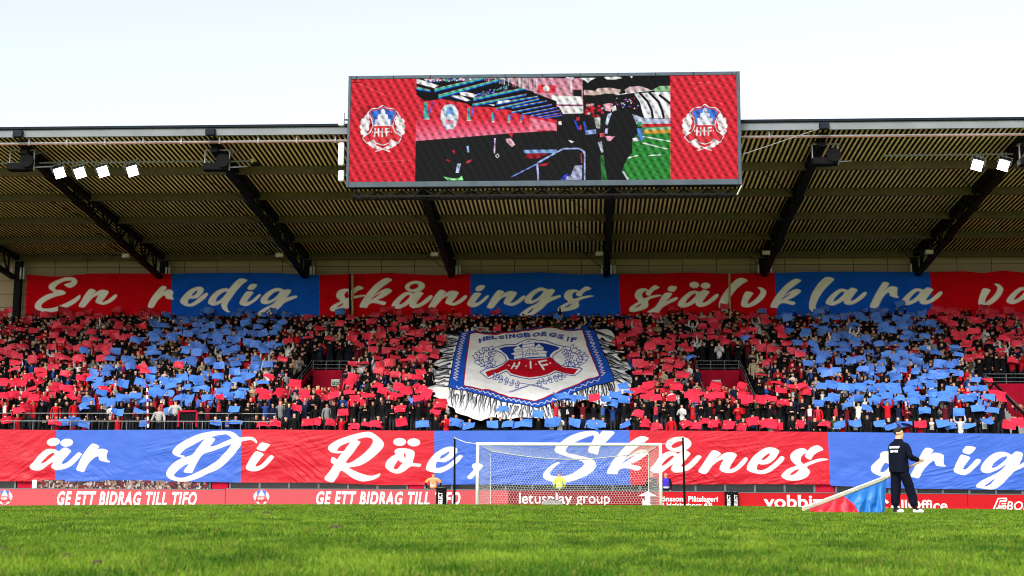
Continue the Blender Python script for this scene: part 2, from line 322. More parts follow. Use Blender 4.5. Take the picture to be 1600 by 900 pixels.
glyph('uk', 1200, 420, 6.4, '22,380 60,300 120,220 190,150 270,102 330,115 300,145 220,205 150,275 210,235 280,203 330,222 300,255 240,295 195,315 270,335 260,360 235,362 190,350 140,345 105,365 95,390 60,390', '130,315 160,280 230,242 200,270')
glyph('ua', 970, 420, 6.4, '570,365 580,330 630,275 690,230 740,220 790,232 830,210 885,232 870,255 830,310 815,335 830,340 870,320 950,255 978,265 950,305 890,350 830,378 780,380 750,360 745,340 700,365 640,388 590,380', '645,340 670,300 720,255 750,250 745,275 700,320 660,345')
glyph('uadots', 970, 420, 6.4, dots=((735, 163, 48, 32), (847, 170, 48, 30)))
glyph('uj', 970, 420, 6.4, '440,245 480,240 512,248 490,285 450,325 500,305 555,285 570,295 545,320 480,350 420,385 390,420 365,460 330,482 290,488 272,470 300,440 265,435 290,415 340,385 375,340 410,280', '470,215 490,175 560,182 535,225 510,228')
glyph('ul', 970, 420, 6.4, '980,370 985,330 1020,260 1080,180 1140,120 1190,93 1240,100 1268,122 1220,150 1160,200 1105,270 1070,340 1060,390 1075,425 1110,432 1105,445 1060,440 1010,420 985,395')
glyph('uv', 970, 420, 6.4, '1203,365 1215,300 1250,230 1320,240 1315,260 1280,310 1268,350 1290,345 1350,300 1390,250 1395,215 1365,188 1410,190 1450,220 1453,245 1430,290 1370,345 1300,380 1240,385')
glyph('ul2', 1200, 420, 6.4, '410,375 412,340 430,270 460,210 510,140 570,88 620,85 660,105 630,140 570,200 520,270 490,330 475,380 490,420 515,428 490,437 445,430 415,405')
glyph('ur2', 1200, 420, 6.4, '1018,375 1045,310 1090,225 1145,140 1185,135 1208,150 1195,180 1165,220 1220,178 1290,188 1290,225 1290,260 1305,288 1270,288 1220,270 1212,240 1180,250 1140,300 1095,385 1040,392')
k = 6.4
UPPER = [G['uE'], G['un'], G['ur'], G['ue'], G['ud'], G['ui'], put('ug', 270 - 730 + 308 / k, 4 / k), G['us'],
         put('uk', 500 - 1200 + 375 / k, -7 / k, 1.05, 1.02), put('ua', 500 - 970 + 148 / k, 13 / k), [ell(500 + 950 / k, 420 + 178 / k, 100 / k, 55 / k, -.1), ell(500 + 940 / k, 420 + 178 / k, 48 / k, 27 / k, -.3)],
         put('un', 460 + 554 / k, 9 / k), put('ui', 460 - 667 / k, 12 / k), put('un', 690 - 335 / k, 12 / k), G['ug'], put('us', 230 + 804 / k, 5 / k),
         put('us', 470 - 18 / k, -6 / k, .9, 1.05), G['uj'], G['ua'], G['uadots'], G['ul'], G['uv'], G['uk'], G['ul2'], put('ua', 230 + 8 / k, -20 / k), G['ur2'],
         put('ua', 380 - 196 / k, -24 / k), put('uv', 380 - 61 / k, -36 / k, .98, 1.13), put('ua', 380 + 853 / k, -35 / k)]
_adx, _ady = 967.5, 4.2
LOWER = [G['la'], G['ladots'], G['lr'], G['lD'], G['li'], G['lR'], G['lo'], G['le'], G['lcomma'], G['lS'],
         put('uk', 830 + 730 / s3 - 1200 - 22 / 6.4, 660 + 135 / s3 - 420 - 102 / 6.4, 1.34, 1.30),
         put('la', _adx, _ady), [ell(1060, 694.2, 20, 11.5, -.08), ell(1058.5, 694.5, 10.5, 4.4, -.4)], G['ln'], G['le2'], G['ls'], G['lo2'], G['lr2'], G['li2'], G['lg']]

def cloth_panel(name, parent, xl, xr, top, bot, Y0, base, letters, lcol, step, disp, m, lean=0.0):
    nx = int(abs(xr[0] - xl[0]) / step) + 2; ny = int(90 / step) if top[1][0] > 600 else int(66 / step)
    u, v = np.meshgrid(np.linspace(0, 1, nx), np.linspace(0, 1, ny)); u = u.ravel(); v = v.ravel()
    px = (xl[0] + (xl[1] - xl[0]) * v) * (1 - u) + (xr[0] + (xr[1] - xr[0]) * v) * u
    t = np.interp(px, top[0], top[1]); b = np.interp(px, bot[0], bot[1]); py = t + (b - t) * v
    col = np.empty((len(px), 3)); col[:] = base
    for g in letters:
        gx = np.concatenate(g)
        if gx[:, 0].max() < px.min() or gx[:, 0].min() > px.max(): continue
        o = [q for q in g]
        for q in o: paint_line(col, px, py, np.concatenate([q, q[:1]]), .9, np.array(base) * .45 + np.array(lcol) * .2, step)
        paint_polys(col, px, py, o, lcol, step)
    p = at(px, py, np.full(len(px), Y0)); p[:, 1] += disp(p[:, 0], p[:, 2], v) + lean * v
    i = np.arange(nx * ny).reshape(ny, nx)
    q = np.stack([i[:-1, :-1], i[1:, :-1], i[1:, 1:], i[:-1, 1:]], -1).reshape(-1, 4)
    return link(name, mesh_np(name, p, q, col=col, smooth=True), parent, m)
#==PART2==
# ================================================================== ground
def grid_sheet(name, xs, ys, zf, m, parent=None):
    X, Y = np.meshgrid(xs, ys); z = zf(X, Y); i = np.arange(X.size).reshape(X.shape)
    q = np.stack([i[:-1, :-1], i[:-1, 1:], i[1:, 1:], i[1:, :-1]], -1).reshape(-1, 4)
    return link(name, mesh_np(name, np.stack([X, Y, z], -1), q, smooth=True), parent, m)
def grass_ground_mat():
    m, n_, b = base_mat('turf'); tc = n_.nodes.new('ShaderNodeTexCoord')
    n1 = n_.nodes.new('ShaderNodeTexNoise'); n1.inputs['Scale'].default_value = 26; n1.inputs['Detail'].default_value = 8
    n2 = n_.nodes.new('ShaderNodeTexNoise'); n2.inputs['Scale'].default_value = .7; n2.inputs['Detail'].default_value = 4
    mx = n_.nodes.new('ShaderNodeMath'); mx.operation = 'ADD'; r = n_.nodes.new('ShaderNodeValToRGB')
    e = r.color_ramp.elements; e[0].position = .72; e[0].color = (.04, .095, .003, 1); e[1].position = 1.25; e[1].color = (.14, .22, .014, 1)
    n_.links.new(tc.outputs['Object'], n1.inputs['Vector']); n_.links.new(tc.outputs['Object'], n2.inputs['Vector'])
    n_.links.new(n1.outputs[0], mx.inputs[0]); n_.links.new(n2.outputs[0], mx.inputs[1]); n_.links.new(mx.outputs[0], r.inputs[0]); n_.links.new(r.outputs[0], b.inputs['Base Color'])
    b.inputs['Roughness'].default_value = .9; b.inputs['Specular IOR Level'].default_value = .1; return m
o = grid_sheet('ground', [-900, -200, 200, 900], [-900, -200, 200, 1500], lambda x, y: x * 0 - .62, mat('asphalt', (.05, .05, .05), .9, 0, .2, .5)); tag(o, kind='structure')
xs = np.linspace(-75, 75, 151); ys = np.concatenate([np.linspace(-40, 54, 95), np.linspace(54.5, 63.2, 19)])
tag(grid_sheet('grass_pitch', xs, ys, ground_z, grass_ground_mat()), kind='structure')
xs2 = np.linspace(-75, 75, 76)
tag(grid_sheet('goal_line', xs2, [55.94, 56.06], lambda x, y: ground_z(x, y) + .012, M['white_paint']), kind='structure')
tag(grid_sheet('goal_area_line', np.linspace(-9.9, 8.4, 40), [50.5, 50.62], lambda x, y: ground_z(x, y) + .012, M['white_paint']), kind='structure')
tag(grid_sheet('path', xs2, [63.2, 66, 69.5, 70.2], lambda x, y: ground_z(x, 63.2) + .004, mat('concrete_path', (.22, .21, .2), .9, 0, .2, 1)), kind='structure')
o = grid_sheet('kerb', np.linspace(-42, -19.0, 30), [62.5, 63.3], lambda x, y: ground_z(x, y) + np.where(y > 62.9, .185, .175), M['yellow']); tag(o, kind='structure')

# grass blades, denser near the camera
def blades(d0, d1, dens, wd, ht, margin):
    A = .40 * (d1 ** 2 - d0 ** 2) + margin * 2 * (d1 - d0); n = int(A * dens)
    d = np.sqrt(rng.uniform(d0 ** 2, d1 ** 2, n)); x = rng.uniform(-1, 1, n) * (.41 * d + margin) - .055 * d
    keep = rng.rand(n) < .68 + .4 * fbm(x * 3, d * 3, 3, 5); x = x[keep]; d = d[keep]; n = len(d)
    z = ground_z(x, d); a = rng.uniform(0, 2 * pi, n); h = ht * rng.uniform(.45, 1.25, n) * (.75 + .5 * fbm(x * 3, d * 3, 3, 8)); le = rng.uniform(.1, .9, n) * h; la = rng.uniform(0, 2 * pi, n)
    wx, wy = np.cos(a) * wd * .5, np.sin(a) * wd * .5; lx, ly = np.cos(la) * le, np.sin(la) * le
    v = np.stack([np.stack([x - wx, d - wy, z - .004], -1), np.stack([x + wx, d + wy, z - .004], -1),
                  np.stack([x + wx * .7 + lx * .4, d + wy * .7 + ly * .4, z + h * .6], -1), np.stack([x - wx * .7 + lx * .4, d - wy * .7 + ly * .4, z + h * .6], -1),
                  np.stack([x + lx, d + ly, z + h], -1)], 1)
    i = np.arange(n)[:, None] * 5; q = i + np.array([[0, 1, 2, 3]]); t = i + np.array([[3, 2, 4]])
    c1 = np.array([.030, .105, .004]); c2 = np.array([.255, .385, .030]); c3 = np.array([.34, .27, .07])
    f = np.clip((fbm(x * 2.2, d * 1.3, 4, 3) - .47) * 1.0 + .42 + (fbm(x * 8, d * 4, 2, 12) - .37) * 1.3 + rng.normal(0, .22, n), 0, 1)[:, None]
    c = c1 + (c2 - c1) * f; dry = rng.rand(n) < .045; c[dry] = c3 * rng.uniform(.6, 1, (dry.sum(), 1))
    return v.reshape(-1, 3), q, t, np.repeat(c, 5, 0)
vs, qs, ts, cs, off = [], [], [], [], 0
for a_ in ((2.2, 8, 5600, .0042, .026, .8), (8, 16, 1700, .008, .028, 1.0), (16, 32, 360, .017, .031, 1.2), (32, 57.5, 85, .034, .034, 1.5)):
    v, q, t, c = blades(*a_); vs.append(v); qs.append(q + off); ts.append(t + off); cs.append(c); off += len(v)
gm = attr_mat('grass_blade', .5, spec=.14, trans=.35)
tag(link('grass', mesh_np('grass', np.concatenate(vs), np.concatenate(qs), np.concatenate(ts), np.concatenate(cs)), None, gm), kind='stuff')
del vs, qs, ts, cs
# loose divots of turf
for i, (px, py, r) in enumerate(((527, 827, .075), (139, 804, .09), (388, 800, .12), (415, 803, .10), (332, 807, .08), (795, 805, .08), (7, 862, .035), (103, 873, .03), (150, 885, .035), (1085, 815, .05))):
    dx = rays(px, py); t = (0.0 - CAM[2]) / dx[2]; p = CAM + dx * min(t, 50 / dx[1]); gz = float(ground_z(p[0], p[1]))
    bm = bmesh.new(); r *= .62; bmesh.ops.create_icosphere(bm, subdivisions=3, radius=r)
    for v in bm.verts:
        k_ = 1 + .7 * (vnoise(v.co.x * 9 / r * .12 + i, v.co.y * 9 / r * .12, i) - .5) * 2 * .6; v.co *= k_; v.co.z *= .42
    me = bpy.data.meshes.new('turf_divot'); bm.to_mesh(me); bm.free()
    o = link('turf_divot', me, None, M['soil'], (p[0], p[1], gz + .012)); side = ['beneath the word GE', 'under the crest board', 'in front of the goal', 'far from the goal'][i % 4]
    tag(o, ['largest dark clump of torn turf lying between the camera and the second TIFO text', 'reddish clump of soil just below the word ETT', 'small dark clump of soil just below the second crest', 'brown clump of soil right of the one below the second crest', 'tiny dark clump left of the second crest', 'small clump of soil in front of the left goal half', 'pale brown clump at the left picture edge', 'brown clump in the blurred grass near the left edge', 'brown clump at the bottom left of the blurred grass', 'small clump of soil in front of the right goal net pole'][i], 'turf clump', 'clumps of torn turf')

# ================================================================== grandstand
XL, XR = -46.0, 40.0
ROWS, RD, RS = 22, .85, .34
rowY = lambda k: 71.9 + RD * k
rowZ = lambda k: 3.55 + RS * k
SL = RS / RD
def slope_pt(px, py, h=0.0): return on_plane(px, py, 71.9, 3.55 + h, SL)
# vomitory openings: (x0, x1, back row, rows deep)
VOM = []
for (a, b, ytop) in ((493, 553, 579), (1088, 1153, 581), (1541, 1640, 607)):
    p0 = slope_pt(a, ytop, -.1); p1 = slope_pt(b, ytop, -.1); kb = int(round((p0[1] - 71.9) / RD)); VOM.append((p0[0], p1[0], kb, min(kb, 10)))
st = empty('grandstand', (0, 70, 0)); tag(st, 'covered football grandstand with dark terrace steps behind the goal', 'grandstand')
def part(name, mb, m, parent, **kw):
    o = mb.build(name, m, parent, **kw); o.matrix_parent_inverse = parent.matrix_world.inverted() if False else Matrix.Translation(-Vector(parent.location)) ; return o
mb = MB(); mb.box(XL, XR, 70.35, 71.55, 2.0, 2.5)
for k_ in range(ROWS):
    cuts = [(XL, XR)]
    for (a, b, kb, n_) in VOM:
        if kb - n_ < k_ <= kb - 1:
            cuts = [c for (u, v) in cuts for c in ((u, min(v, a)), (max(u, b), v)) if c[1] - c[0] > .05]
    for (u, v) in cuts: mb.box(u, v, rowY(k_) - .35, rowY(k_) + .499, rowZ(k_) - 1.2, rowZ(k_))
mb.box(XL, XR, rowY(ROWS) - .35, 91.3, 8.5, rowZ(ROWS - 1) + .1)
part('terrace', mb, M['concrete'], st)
mb = MB(); mb.box(XL, XR, 70.12, 70.32, -.5, 3.62); part('front_wall', mb, mat('dark_front_wall', (.03, .032, .036), .6, 0, .2, 1), st)
mb = MB(); mb.box(XL, XR, 91.5, 91.8, 8.5, 17.2)
def panel_wall():
    m, n_, b = base_mat('concrete_panels'); tc = n_.nodes.new('ShaderNodeTexCoord'); mp = n_.nodes.new('ShaderNodeMapping'); mp.inputs['Rotation'].default_value = (radians(90), 0, 0); mp.inputs['Location'].default_value = (.4, .3, 0)
    br = n_.nodes.new('ShaderNodeTexBrick'); br.offset = 0; br.inputs['Scale'].default_value = 1; br.inputs['Brick Width'].default_value = 2.28; br.inputs['Row Height'].default_value = .92; br.inputs['Mortar Size'].default_value = .022; br.inputs['Bias'].default_value = 0
    br.inputs['Color1'].default_value = (.50, .365, .245, 1); br.inputs['Color2'].default_value = (.46, .335, .225, 1); br.inputs['Mortar'].default_value = (.04, .035, .03, 1)
    n_.links.new(tc.outputs['Object'], mp.inputs[0]); n_.links.new(mp.outputs[0], br.inputs[0]); n_.links.new(br.outputs[0], b.inputs['Base Color']); b.inputs['Roughness'].default_value = .85
    add_bump(n_, b, 6, .2); return m
part('back_wall', mb, panel_wall(), st)
# service strip below the lower banner: red gates and dark windows with grey posts
def px_box(mb, x0, x1, y0, y1, Y, dep):
    a = at(x0, y1, Y); b = at(x1, y0, Y); return mb.box(a[0], b[0], Y, Y + dep, a[2], b[2])
for (a, b) in ((25, 54), (330, 357), (638, 662), (1274, 1303)):
    g = px_box(MB(), a, b, 748, 792, 69.98, .12).build('gate', M['wall_red'], st); g.matrix_parent_inverse = Matrix.Translation((0, -70, 0))
for (a, b) in ((-40, 24), (56, 328), (360, 636), (664, 1000), (1040, 1272), (1306, 1680)):
    fr = px_box(MB(), a, b, 750, 764.5 + (a + b) * .0028, 70.02, .08).build('window', M['glass_dark'], st, ); fr.matrix_parent_inverse = Matrix.Translation((0, -70, 0))
    mb = MB(); n_ = max(2, int((b - a) / 41))
    for j in range(n_ + 1):
        x = at(a + (b - a) * j / n_, 755, 69.99)[0]; mb.box(x - .05, x + .05, 69.96, 70.015, -.3, at(a, 748, 69.96)[2])
    z = at((a + b) / 2, 763 + (a + b) * .0028, 69.96)[2]; mb.box(at(a, 760, 69.96)[0], at(b, 760, 69.96)[0], 69.95, 70.01, z - .1, z)
    s_ = mb.build('frame', M['steel_teal'], fr)
# pale photo strip seen between the banner and the board on the far left
nx, ny = 540, 22; a = at(58, 763, 69.9); b = at(326, 751, 69.9)
u, v = np.meshgrid(np.linspace(0, 1, nx), np.linspace(0, 1, ny)); X = a[0] + (b[0] - a[0]) * u; Z = a[2] + (b[2] - a[2]) * v
c = np.zeros((nx * ny, 3)); n1 = vnoise(X.ravel() * 9, Z.ravel() * 9, 1); n2 = vnoise(X.ravel() * 14, Z.ravel() * 10, 4)
c[:] = (.04, .035, .035); c[n1 > .58] = (.22, .14, .10); c[n2 > .72] = (.34, .33, .33); c[(n1 < .25)] = (.22, .02, .03); c[n2 < .2] = (.03, .03, .035)
i = np.arange(nx * ny).reshape(ny, nx); q = np.stack([i[:-1, :-1], i[:-1, 1:], i[1:, 1:], i[1:, :-1]], -1).reshape(-1, 4)
o = empty('perimeter_poster', (float((a[0] + b[0]) / 2), 69.9, -.2)); tag(o, 'long narrow poster with a printed crowd picture under the lower banner', 'poster')
pp = link('print', mesh_np('print', np.stack([X.ravel(), np.full(nx * ny, 69.9), Z.ravel()], -1), q, col=c), o, M['pennant']); pp.matrix_parent_inverse = Matrix.Translation(-Vector(o.location))
mb = MB(); mb.box(a[0] - .25, b[0], 69.84, 69.95, -.45, a[2] - .01); mb.box(a[0] - .25, a[0] - .02, 69.84, 69.95, a[2] - .01, b[2]); f_ = mb.build('frame', M['white_paint'], o); f_.matrix_parent_inverse = Matrix.Translation(-Vector(o.location))

# vomitories: red walls, rails and exit signs
for vi, (a, b, kb, n_) in enumerate(VOM):
    Yb = rowY(kb) - .36; zt = rowZ(kb) + .02; zb = zt - 3.1
    where = ['left of the pennant', 'right of the pennant', 'beside the stairs'][vi]
    w_ = empty('entrance', ((a + b) / 2, Yb, zb)); tag(w_, 'red walled stand entrance opening in the terrace ' + where, 'entrance')
    def pt(name, mb, m):
        o = mb.build(name, m, w_); o.matrix_parent_inverse = Matrix.Translation(-Vector(w_.location)); return o
    pt('tunnel_floor', MB().box(a - .02, b + .02, rowY(kb - n_) - .3, Yb, zb - .1, zb), M['concrete'])
    pt('back_panel', MB().box(a - .02, b + .02, Yb, Yb + .12, zb, zt), M['wall_red'])
    for x in (a, b):
        s_ = -.14 if x == a else .02
        Yf = rowY(kb - n_) - .3
        me = MB().add([(x + s_, Yf, zb), (x + s_ + .12, Yf, zb), (x + s_ + .12, Yb, zb), (x + s_, Yb, zb), (x + s_, Yf, rowZ(kb - n_) + .35), (x + s_ + .12, Yf, rowZ(kb - n_) + .35), (x + s_ + .12, Yb, zt + .1), (x + s_, Yb, zt + .1)],
                      [(0, 3, 2, 1), (4, 5, 6, 7), (0, 1, 5, 4), (1, 2, 6, 5), (2, 3, 7, 6), (3, 0, 4, 7)]); pt('side_panel', me, M['wall_red'])
        r_ = MB()
        for h in (.25, .5): r_.tube([(x + s_ + .06, Yf, rowZ(kb - n_) + .35 + h), (x + s_ + .06, Yb, zt + .1 + h)], .022, 6)
        for q_ in (.0, .33, .66, 1.0): yy = Yf + (Yb - Yf) * q_; zz = rowZ(kb - n_) + .35 + (zt - .25 - rowZ(kb - n_)) * q_; r_.tube([(x + s_ + .06, yy, zz), (x + s_ + .06, yy, zz + .5)], .02, 6)
        pt('side_rail', r_, M['rail'])
    for h in (.12, .34, .56):
        pt('guard_rail', MB().tube([(a - .1, Yb + .06, zt + h), (b + .1, Yb + .06, zt + h)], .025, 6), M['rail'])
    for j in range(4):
        x = a + (b - a) * j / 3; pt('post', MB().tube([(x, Yb + .06, zt - .1), (x, Yb + .06, zt + .57)], .025, 6), M['rail'])
    if vi < 2:
        px0, py0 = (524, 598) if vi == 0 else (1119.5, 599); c0 = at(px0, py0, Yb - .02)
        sg = empty('exit_sign', tuple(c0)); tag(sg, 'small white and green emergency exit sign on red wall ' + where, 'sign', 'exit signs in the entrances')
        link('plate', MB().box(-.26, .26, -.03, 0, -.21, .21).mesh('plate', bevel=.01), sg, M['exit_white'])
        mb = MB(); mb.box(-.19, -.01, -.036, -.031, -.15, .06); mb.box(.02, .19, -.036, -.031, -.15, .06); link('green_field', mb.mesh('green_field'), sg, M['exit_green'])
        mb = MB(); mb.box(-.13, -.10, -.041, -.037, -.02, .03); mb.bar((-.115, -.039, -.02), (-.09, -.039, -.1), .03, .004, (0, 1, 0)); mb.bar((-.115, -.039, -.02), (-.15, -.039, -.1), .03, .004, (0, 1, 0)); mb.box(.06, .15, -.041, -.037, -.06, -.03); mb.box(.08, .13, -.041, -.037, -.11, .03)
        link('symbol', mb.mesh('symbol'), sg, M['exit_white'])
# stairs beside the last entrance
a = VOM[2][0]; mb = MB()
for k_ in range(0, 8):
    for h in (0, 1): mb.box(a - 1.1, a - .2, rowY(k_) - .36 + .42 * h, rowY(k_) + .495, rowZ(k_) - .3, rowZ(k_) + .012 + RS / 2 * h)
o = mb.build('stairs', mat('stair_concrete', (.25, .25, .25), .85, 0, .15, 2, .2), None); tag(o, 'grey concrete stairs climbing beside the red entrance at the far end', 'stairs')
o = empty('stair_rail', (a - .2, 71, 3)); tag(o, 'dark sloping stair balustrade with glass beside the grey stairs', 'balustrade')
mb = MB(); mb.bar((a - .18, rowY(0) - .3, rowZ(0) + .7), (a - .18, rowY(7), rowZ(7) + .9), .09, .12); q = mb.build('handrail', M['black_steel'], o); q.matrix_parent_inverse = Matrix.Translation(-Vector(o.location))

# rails in front of the lowest rows
def front_rail(Y, z0, z1, x0, x1, sp, label, mid=None):
    r_ = empty('crowd_barrier', (0, Y, z0)); tag(r_, label, 'railing')
    q = MB().tube([(x0, Y, z1), (x1, Y, z1)], .026, 8).build('top_rail', M['rail'], r_); q.matrix_parent_inverse = Matrix.Translation((0, -Y, -z0))
    n_ = int((x1 - x0) / sp)
    for j in range(n_ + 1):
        x = x0 + j * sp; q = MB().tube([(x, Y, z0), (x, Y, z1)], .02, 6).build('post', M['rail'], r_); q.matrix_parent_inverse = Matrix.Translation((0, -Y, -z0))
zr1 = at(200, 658.2, 70.22)[2]; zr2 = at(200, 646, 71.5)[2]
front_rail(70.22, 3.6, zr1, -40, float(at(428, 660, 70.22)[0]), 1.0, 'low steel railing along the top edge of the lower banner')
front_rail(71.52, 3.5, zr2, -38, float(at(430, 650, 71.5)[0]), 1.9, 'steel railing in front of the first seated row, above the lower one')

# ================================================================== roof
zf = at(440, 211, 66.5)[2]; zb = at(440, 399, 91.0)[2]
deckz = lambda y: zf + (zb - zf) * (y - 66.5) / 24.5
rf = empty('stadium_roof', (0, 66.5, zf)); tag(rf, 'cantilevered stadium roof of tan corrugated sheet with grey fascia', 'roof')
def rpart(name, mb, m, **kw):
    o = mb.build(name, m, rf, **kw); o.matrix_parent_inverse = Matrix.Translation(-Vector(rf.location)); return o
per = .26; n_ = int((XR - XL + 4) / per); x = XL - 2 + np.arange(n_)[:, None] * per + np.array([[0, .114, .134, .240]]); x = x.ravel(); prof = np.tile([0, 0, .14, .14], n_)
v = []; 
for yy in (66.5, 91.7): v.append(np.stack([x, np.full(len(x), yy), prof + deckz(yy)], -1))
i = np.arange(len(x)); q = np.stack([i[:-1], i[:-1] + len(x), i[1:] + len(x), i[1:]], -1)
o = link('deck', mesh_np('deck', np.concatenate(v), q, mat_idx=(np.arange(len(q)) % 4 != 0).astype(int)), rf, [M['deck'], M['deck_rib_shade']]); o.data.polygons.foreach_set('material_index', (np.arange(len(q)) % 4 != 0).astype(np.int32)); o.matrix_parent_inverse = Matrix.Translation(-Vector(rf.location))
mb = MB(); mb.add([(XL - 2, 66.5, zf + .17), (XR, 66.5, zf + .17), (XR, 92, zb + .17), (XL - 2, 92, zb + .17), (XL - 2, 66.5, zf + .36), (XR, 66.5, zf + .36), (XR, 92, zb + .36), (XL - 2, 92, zb + .36)], [(0, 3, 2, 1), (4, 5, 6, 7), (0, 1, 5, 4), (1, 2, 6, 5), (2, 3, 7, 6), (3, 0, 4, 7)])
rpart('roof_cover', mb, M['fascia_dark'])
z1 = at(440, 199.5, 66.4)[2]; z2 = at(440, 195.6, 66.3)[2]
rpart('fascia', MB().box(XL - 2, XR, 66.36, 66.49, zf - .02, z1), M['fascia'])
rpart('edge_trim', MB().box(XL - 2, XR, 66.26, 66.6, z1 + .003, z2 + .05), M['fascia_dark'], bevel=.03)
PUR = (71.6, 76.4, 81.3, 85.9, 90.6)
for yy in PUR: rpart('purlin', MB().box(XL, XR, yy - .13, yy + .13, deckz(yy) - .42, deckz(yy) - .005), M['purlin'])
TX = [at(p, 420, 90.8)[0] for p in (255, 480, 707, 948, 1192, 1430)]
sp = (TX[-1] - TX[0]) / 5; TX = [TX[0] - sp] + TX + [TX[-1] + sp]
botz = lambda y: deckz(y) - .55 - 1.10 * (y - 67) / 22.5
ordn = ['first', 'second', 'third', 'fourth', 'fifth', 'sixth', 'seventh', 'eighth', 'ninth', 'tenth', 'eleventh', 'twelfth', 'thirteenth', 'fourteenth', 'fifteenth', 'sixteenth', 'seventeenth', 'eighteenth', 'nineteenth', 'twentieth']
ordn += ['twenty-' + q for q in ordn[:9]] + ['thirtieth'] + ['thirty-' + q for q in ordn[:9]] + ['fortieth'] + ['forty-' + q for q in ordn[:9]] + ['fiftieth'] + ['fifty-' + q for q in ordn[:9]]
for ti, tx in enumerate(TX):
    tr = empty('roof_truss', (tx, 91.0, botz(90.6))); tag(tr, 'black steel lattice truss under the roof, %s from the left end' % ordn[ti], 'truss', 'roof trusses of the stand')
    def tp(name, mb, m=M['black_steel'], **kw):
        o = mb.build(name, m, tr, **kw); o.matrix_parent_inverse = Matrix.Translation(-Vector(tr.location)); return o
    tp('top_chord', MB().bar((tx, 66.7, deckz(66.7) - .24), (tx, 90.9, deckz(90.9) - .24), .36, .30))
    tp('bottom_chord', MB().bar((tx, 67.0, botz(67.0)), (tx, 90.2, botz(90.2)), .36, .24))
    mb = MB(); ny_ = [70.0 + 2.4 * j for j in range(9)]
    for j, yy in enumerate(ny_):
        mb.bar((tx, yy, botz(yy)), (tx, yy, deckz(yy) - .2), .11)
        if j < 8: y2 = yy + 1.2; mb.bar((tx, yy, botz(yy)), (tx, y2, deckz(y2) - .2), .09); mb.bar((tx, y2, deckz(y2) - .2), (tx, yy + 2.4, botz(yy + 2.4)), .09)
    tp('lattice', mb)
    tp('column', MB().box(tx - .22, tx + .22, 90.75, 91.15, 8.6, deckz(91) - .05))
    tp('nose_bracket', MB().box(tx - .24, tx + .24, 66.12, 66.4, zf - .05, zf + .30), M['fascia_dark'], bevel=.02)
    for dx in (-.33, .30, .52): tp('pipe', MB().tube([(tx + dx, 90.55, 15.0), (tx + dx, 90.55, 15.8)], .07, 8), M['white_paint'], smooth=True)  # added white tubes imitate bright daylight gaps at the column foot
    mb = MB()
    for s_ in (-1,): 
        for (ya, yb_) in ((71.6, 76.4), (76.4, 81.3), (81.3, 85.9), (85.9, 90.6)): mb.tube([(tx + s_ * 2.6, ya, deckz(ya) - .25), (tx, yb_ - 1.2, botz(yb_ - 1.2))], .02, 5)
    tp('brace_rods', mb)
    # small lamp at the truss
    lx = at(515 / 2.963, 160 + 600 / 2.963, 84.5); yl = 84.8; zl = botz(yl) - .1
    lm = empty('roof_lamp', (tx - .55, yl, zl)); tag(lm, 'small boxy unlit lamp hanging at the %s truss from the left' % ordn[ti], 'lamp', 'small lamps under the trusses')
    link('housing', MB().box(-.24, .24, -.12, .12, -.16, .10).mesh('housing', bevel=.02), lm, mat('lamp_housing', (.5, .45, .36), .5) if ti == 0 else bpy.data.materials['lamp_housing'])
    link('bracket', MB().bar((-1.0, 0, .02), (.0, 0, .02), .05).bar((-.8, 0, .0), (-.8, 0, -.14), .04).mesh('bracket'), lm, M['black_steel'])
# cable tray below the fascia
ct = empty('cable_tray', (0, 66.7, zf - .4)); tag(ct, 'thin galvanised cable tray running below the roof edge', 'cable tray')
zt_ = at(440, 220.5, 66.7)[2]
def cpart(name, mb, m):
    o = mb.build(name, m, ct); o.matrix_parent_inverse = Matrix.Translation(-Vector(ct.location)); return o
cpart('tray', MB().box(XL, XR, 66.6, 66.82, zt_ - .03, zt_ + .03), M['galv'])
cpart('cable', MB().tube([(XL, 66.56, zt_ - .09), (XR, 66.56, zt_ - .09)], .035, 6), mat('cable_brown', (.22, .10, .07), .6))
p0 = at(284, 215, 66.62)[0]
for j in range(-11, 16):
    x = p0 + j * 1.98
    if XL < x < XR: cpart('hanger', MB().box(x - .04, x + .04, 66.54, 66.64, zt_ - .14, zf - .03), M['galv'])
# loudspeakers in frames hanging from the trusses
for px, w_ in ((35, 'at the far left roof corner'), (340, 'near the scoreboard on its left'), (1290, 'near the scoreboard on its right'), (1614, 'at the far right roof edge')):
    c = at(px, 250 if px < 800 else 241, 67.4); sp_ = empty('loudspeaker', tuple(c)); tag(sp_, 'black loudspeaker in a galvanised frame under the roof, ' + w_, 'loudspeaker', 'loudspeakers under the roof edge')
    mb = MB()
    for s_ in (-.66, .62): mb.bar((s_, 0, .52), (s_, 0, -.55), .06)
    mb.bar((-.66, 0, .52), (.62, 0, .52), .06); mb.bar((-.66, .4, .52), (-.66, -.05, .52), .05); mb.bar((.62, .5, .52), (.62, -.05, .52), .05); mb.bar((.62, 0, -.4), (1.4, .6, -.2), .06); mb.bar((.62, 0, .3), (.9, .9, .7), .05)
    link('frame', mb.mesh('frame'), sp_, M['galv'])
    link('cabinet', MB().box(-.70, .32, -.3, .3, -.58, -.22).mesh('cabinet', bevel=.03), sp_, M['black_plastic'])
    link('horn', MB().tube([(.34, -.34, -.1), (.34, -.1, -.1), (.34, .25, -.1)], [.36, .33, .15], 14).mesh('horn'), sp_, M['black_plastic'])
    link('side_box', MB().box(.1, .6, -.2, .25, -.56, .05).mesh('side_box', bevel=.04), sp_, M['black_plastic'])
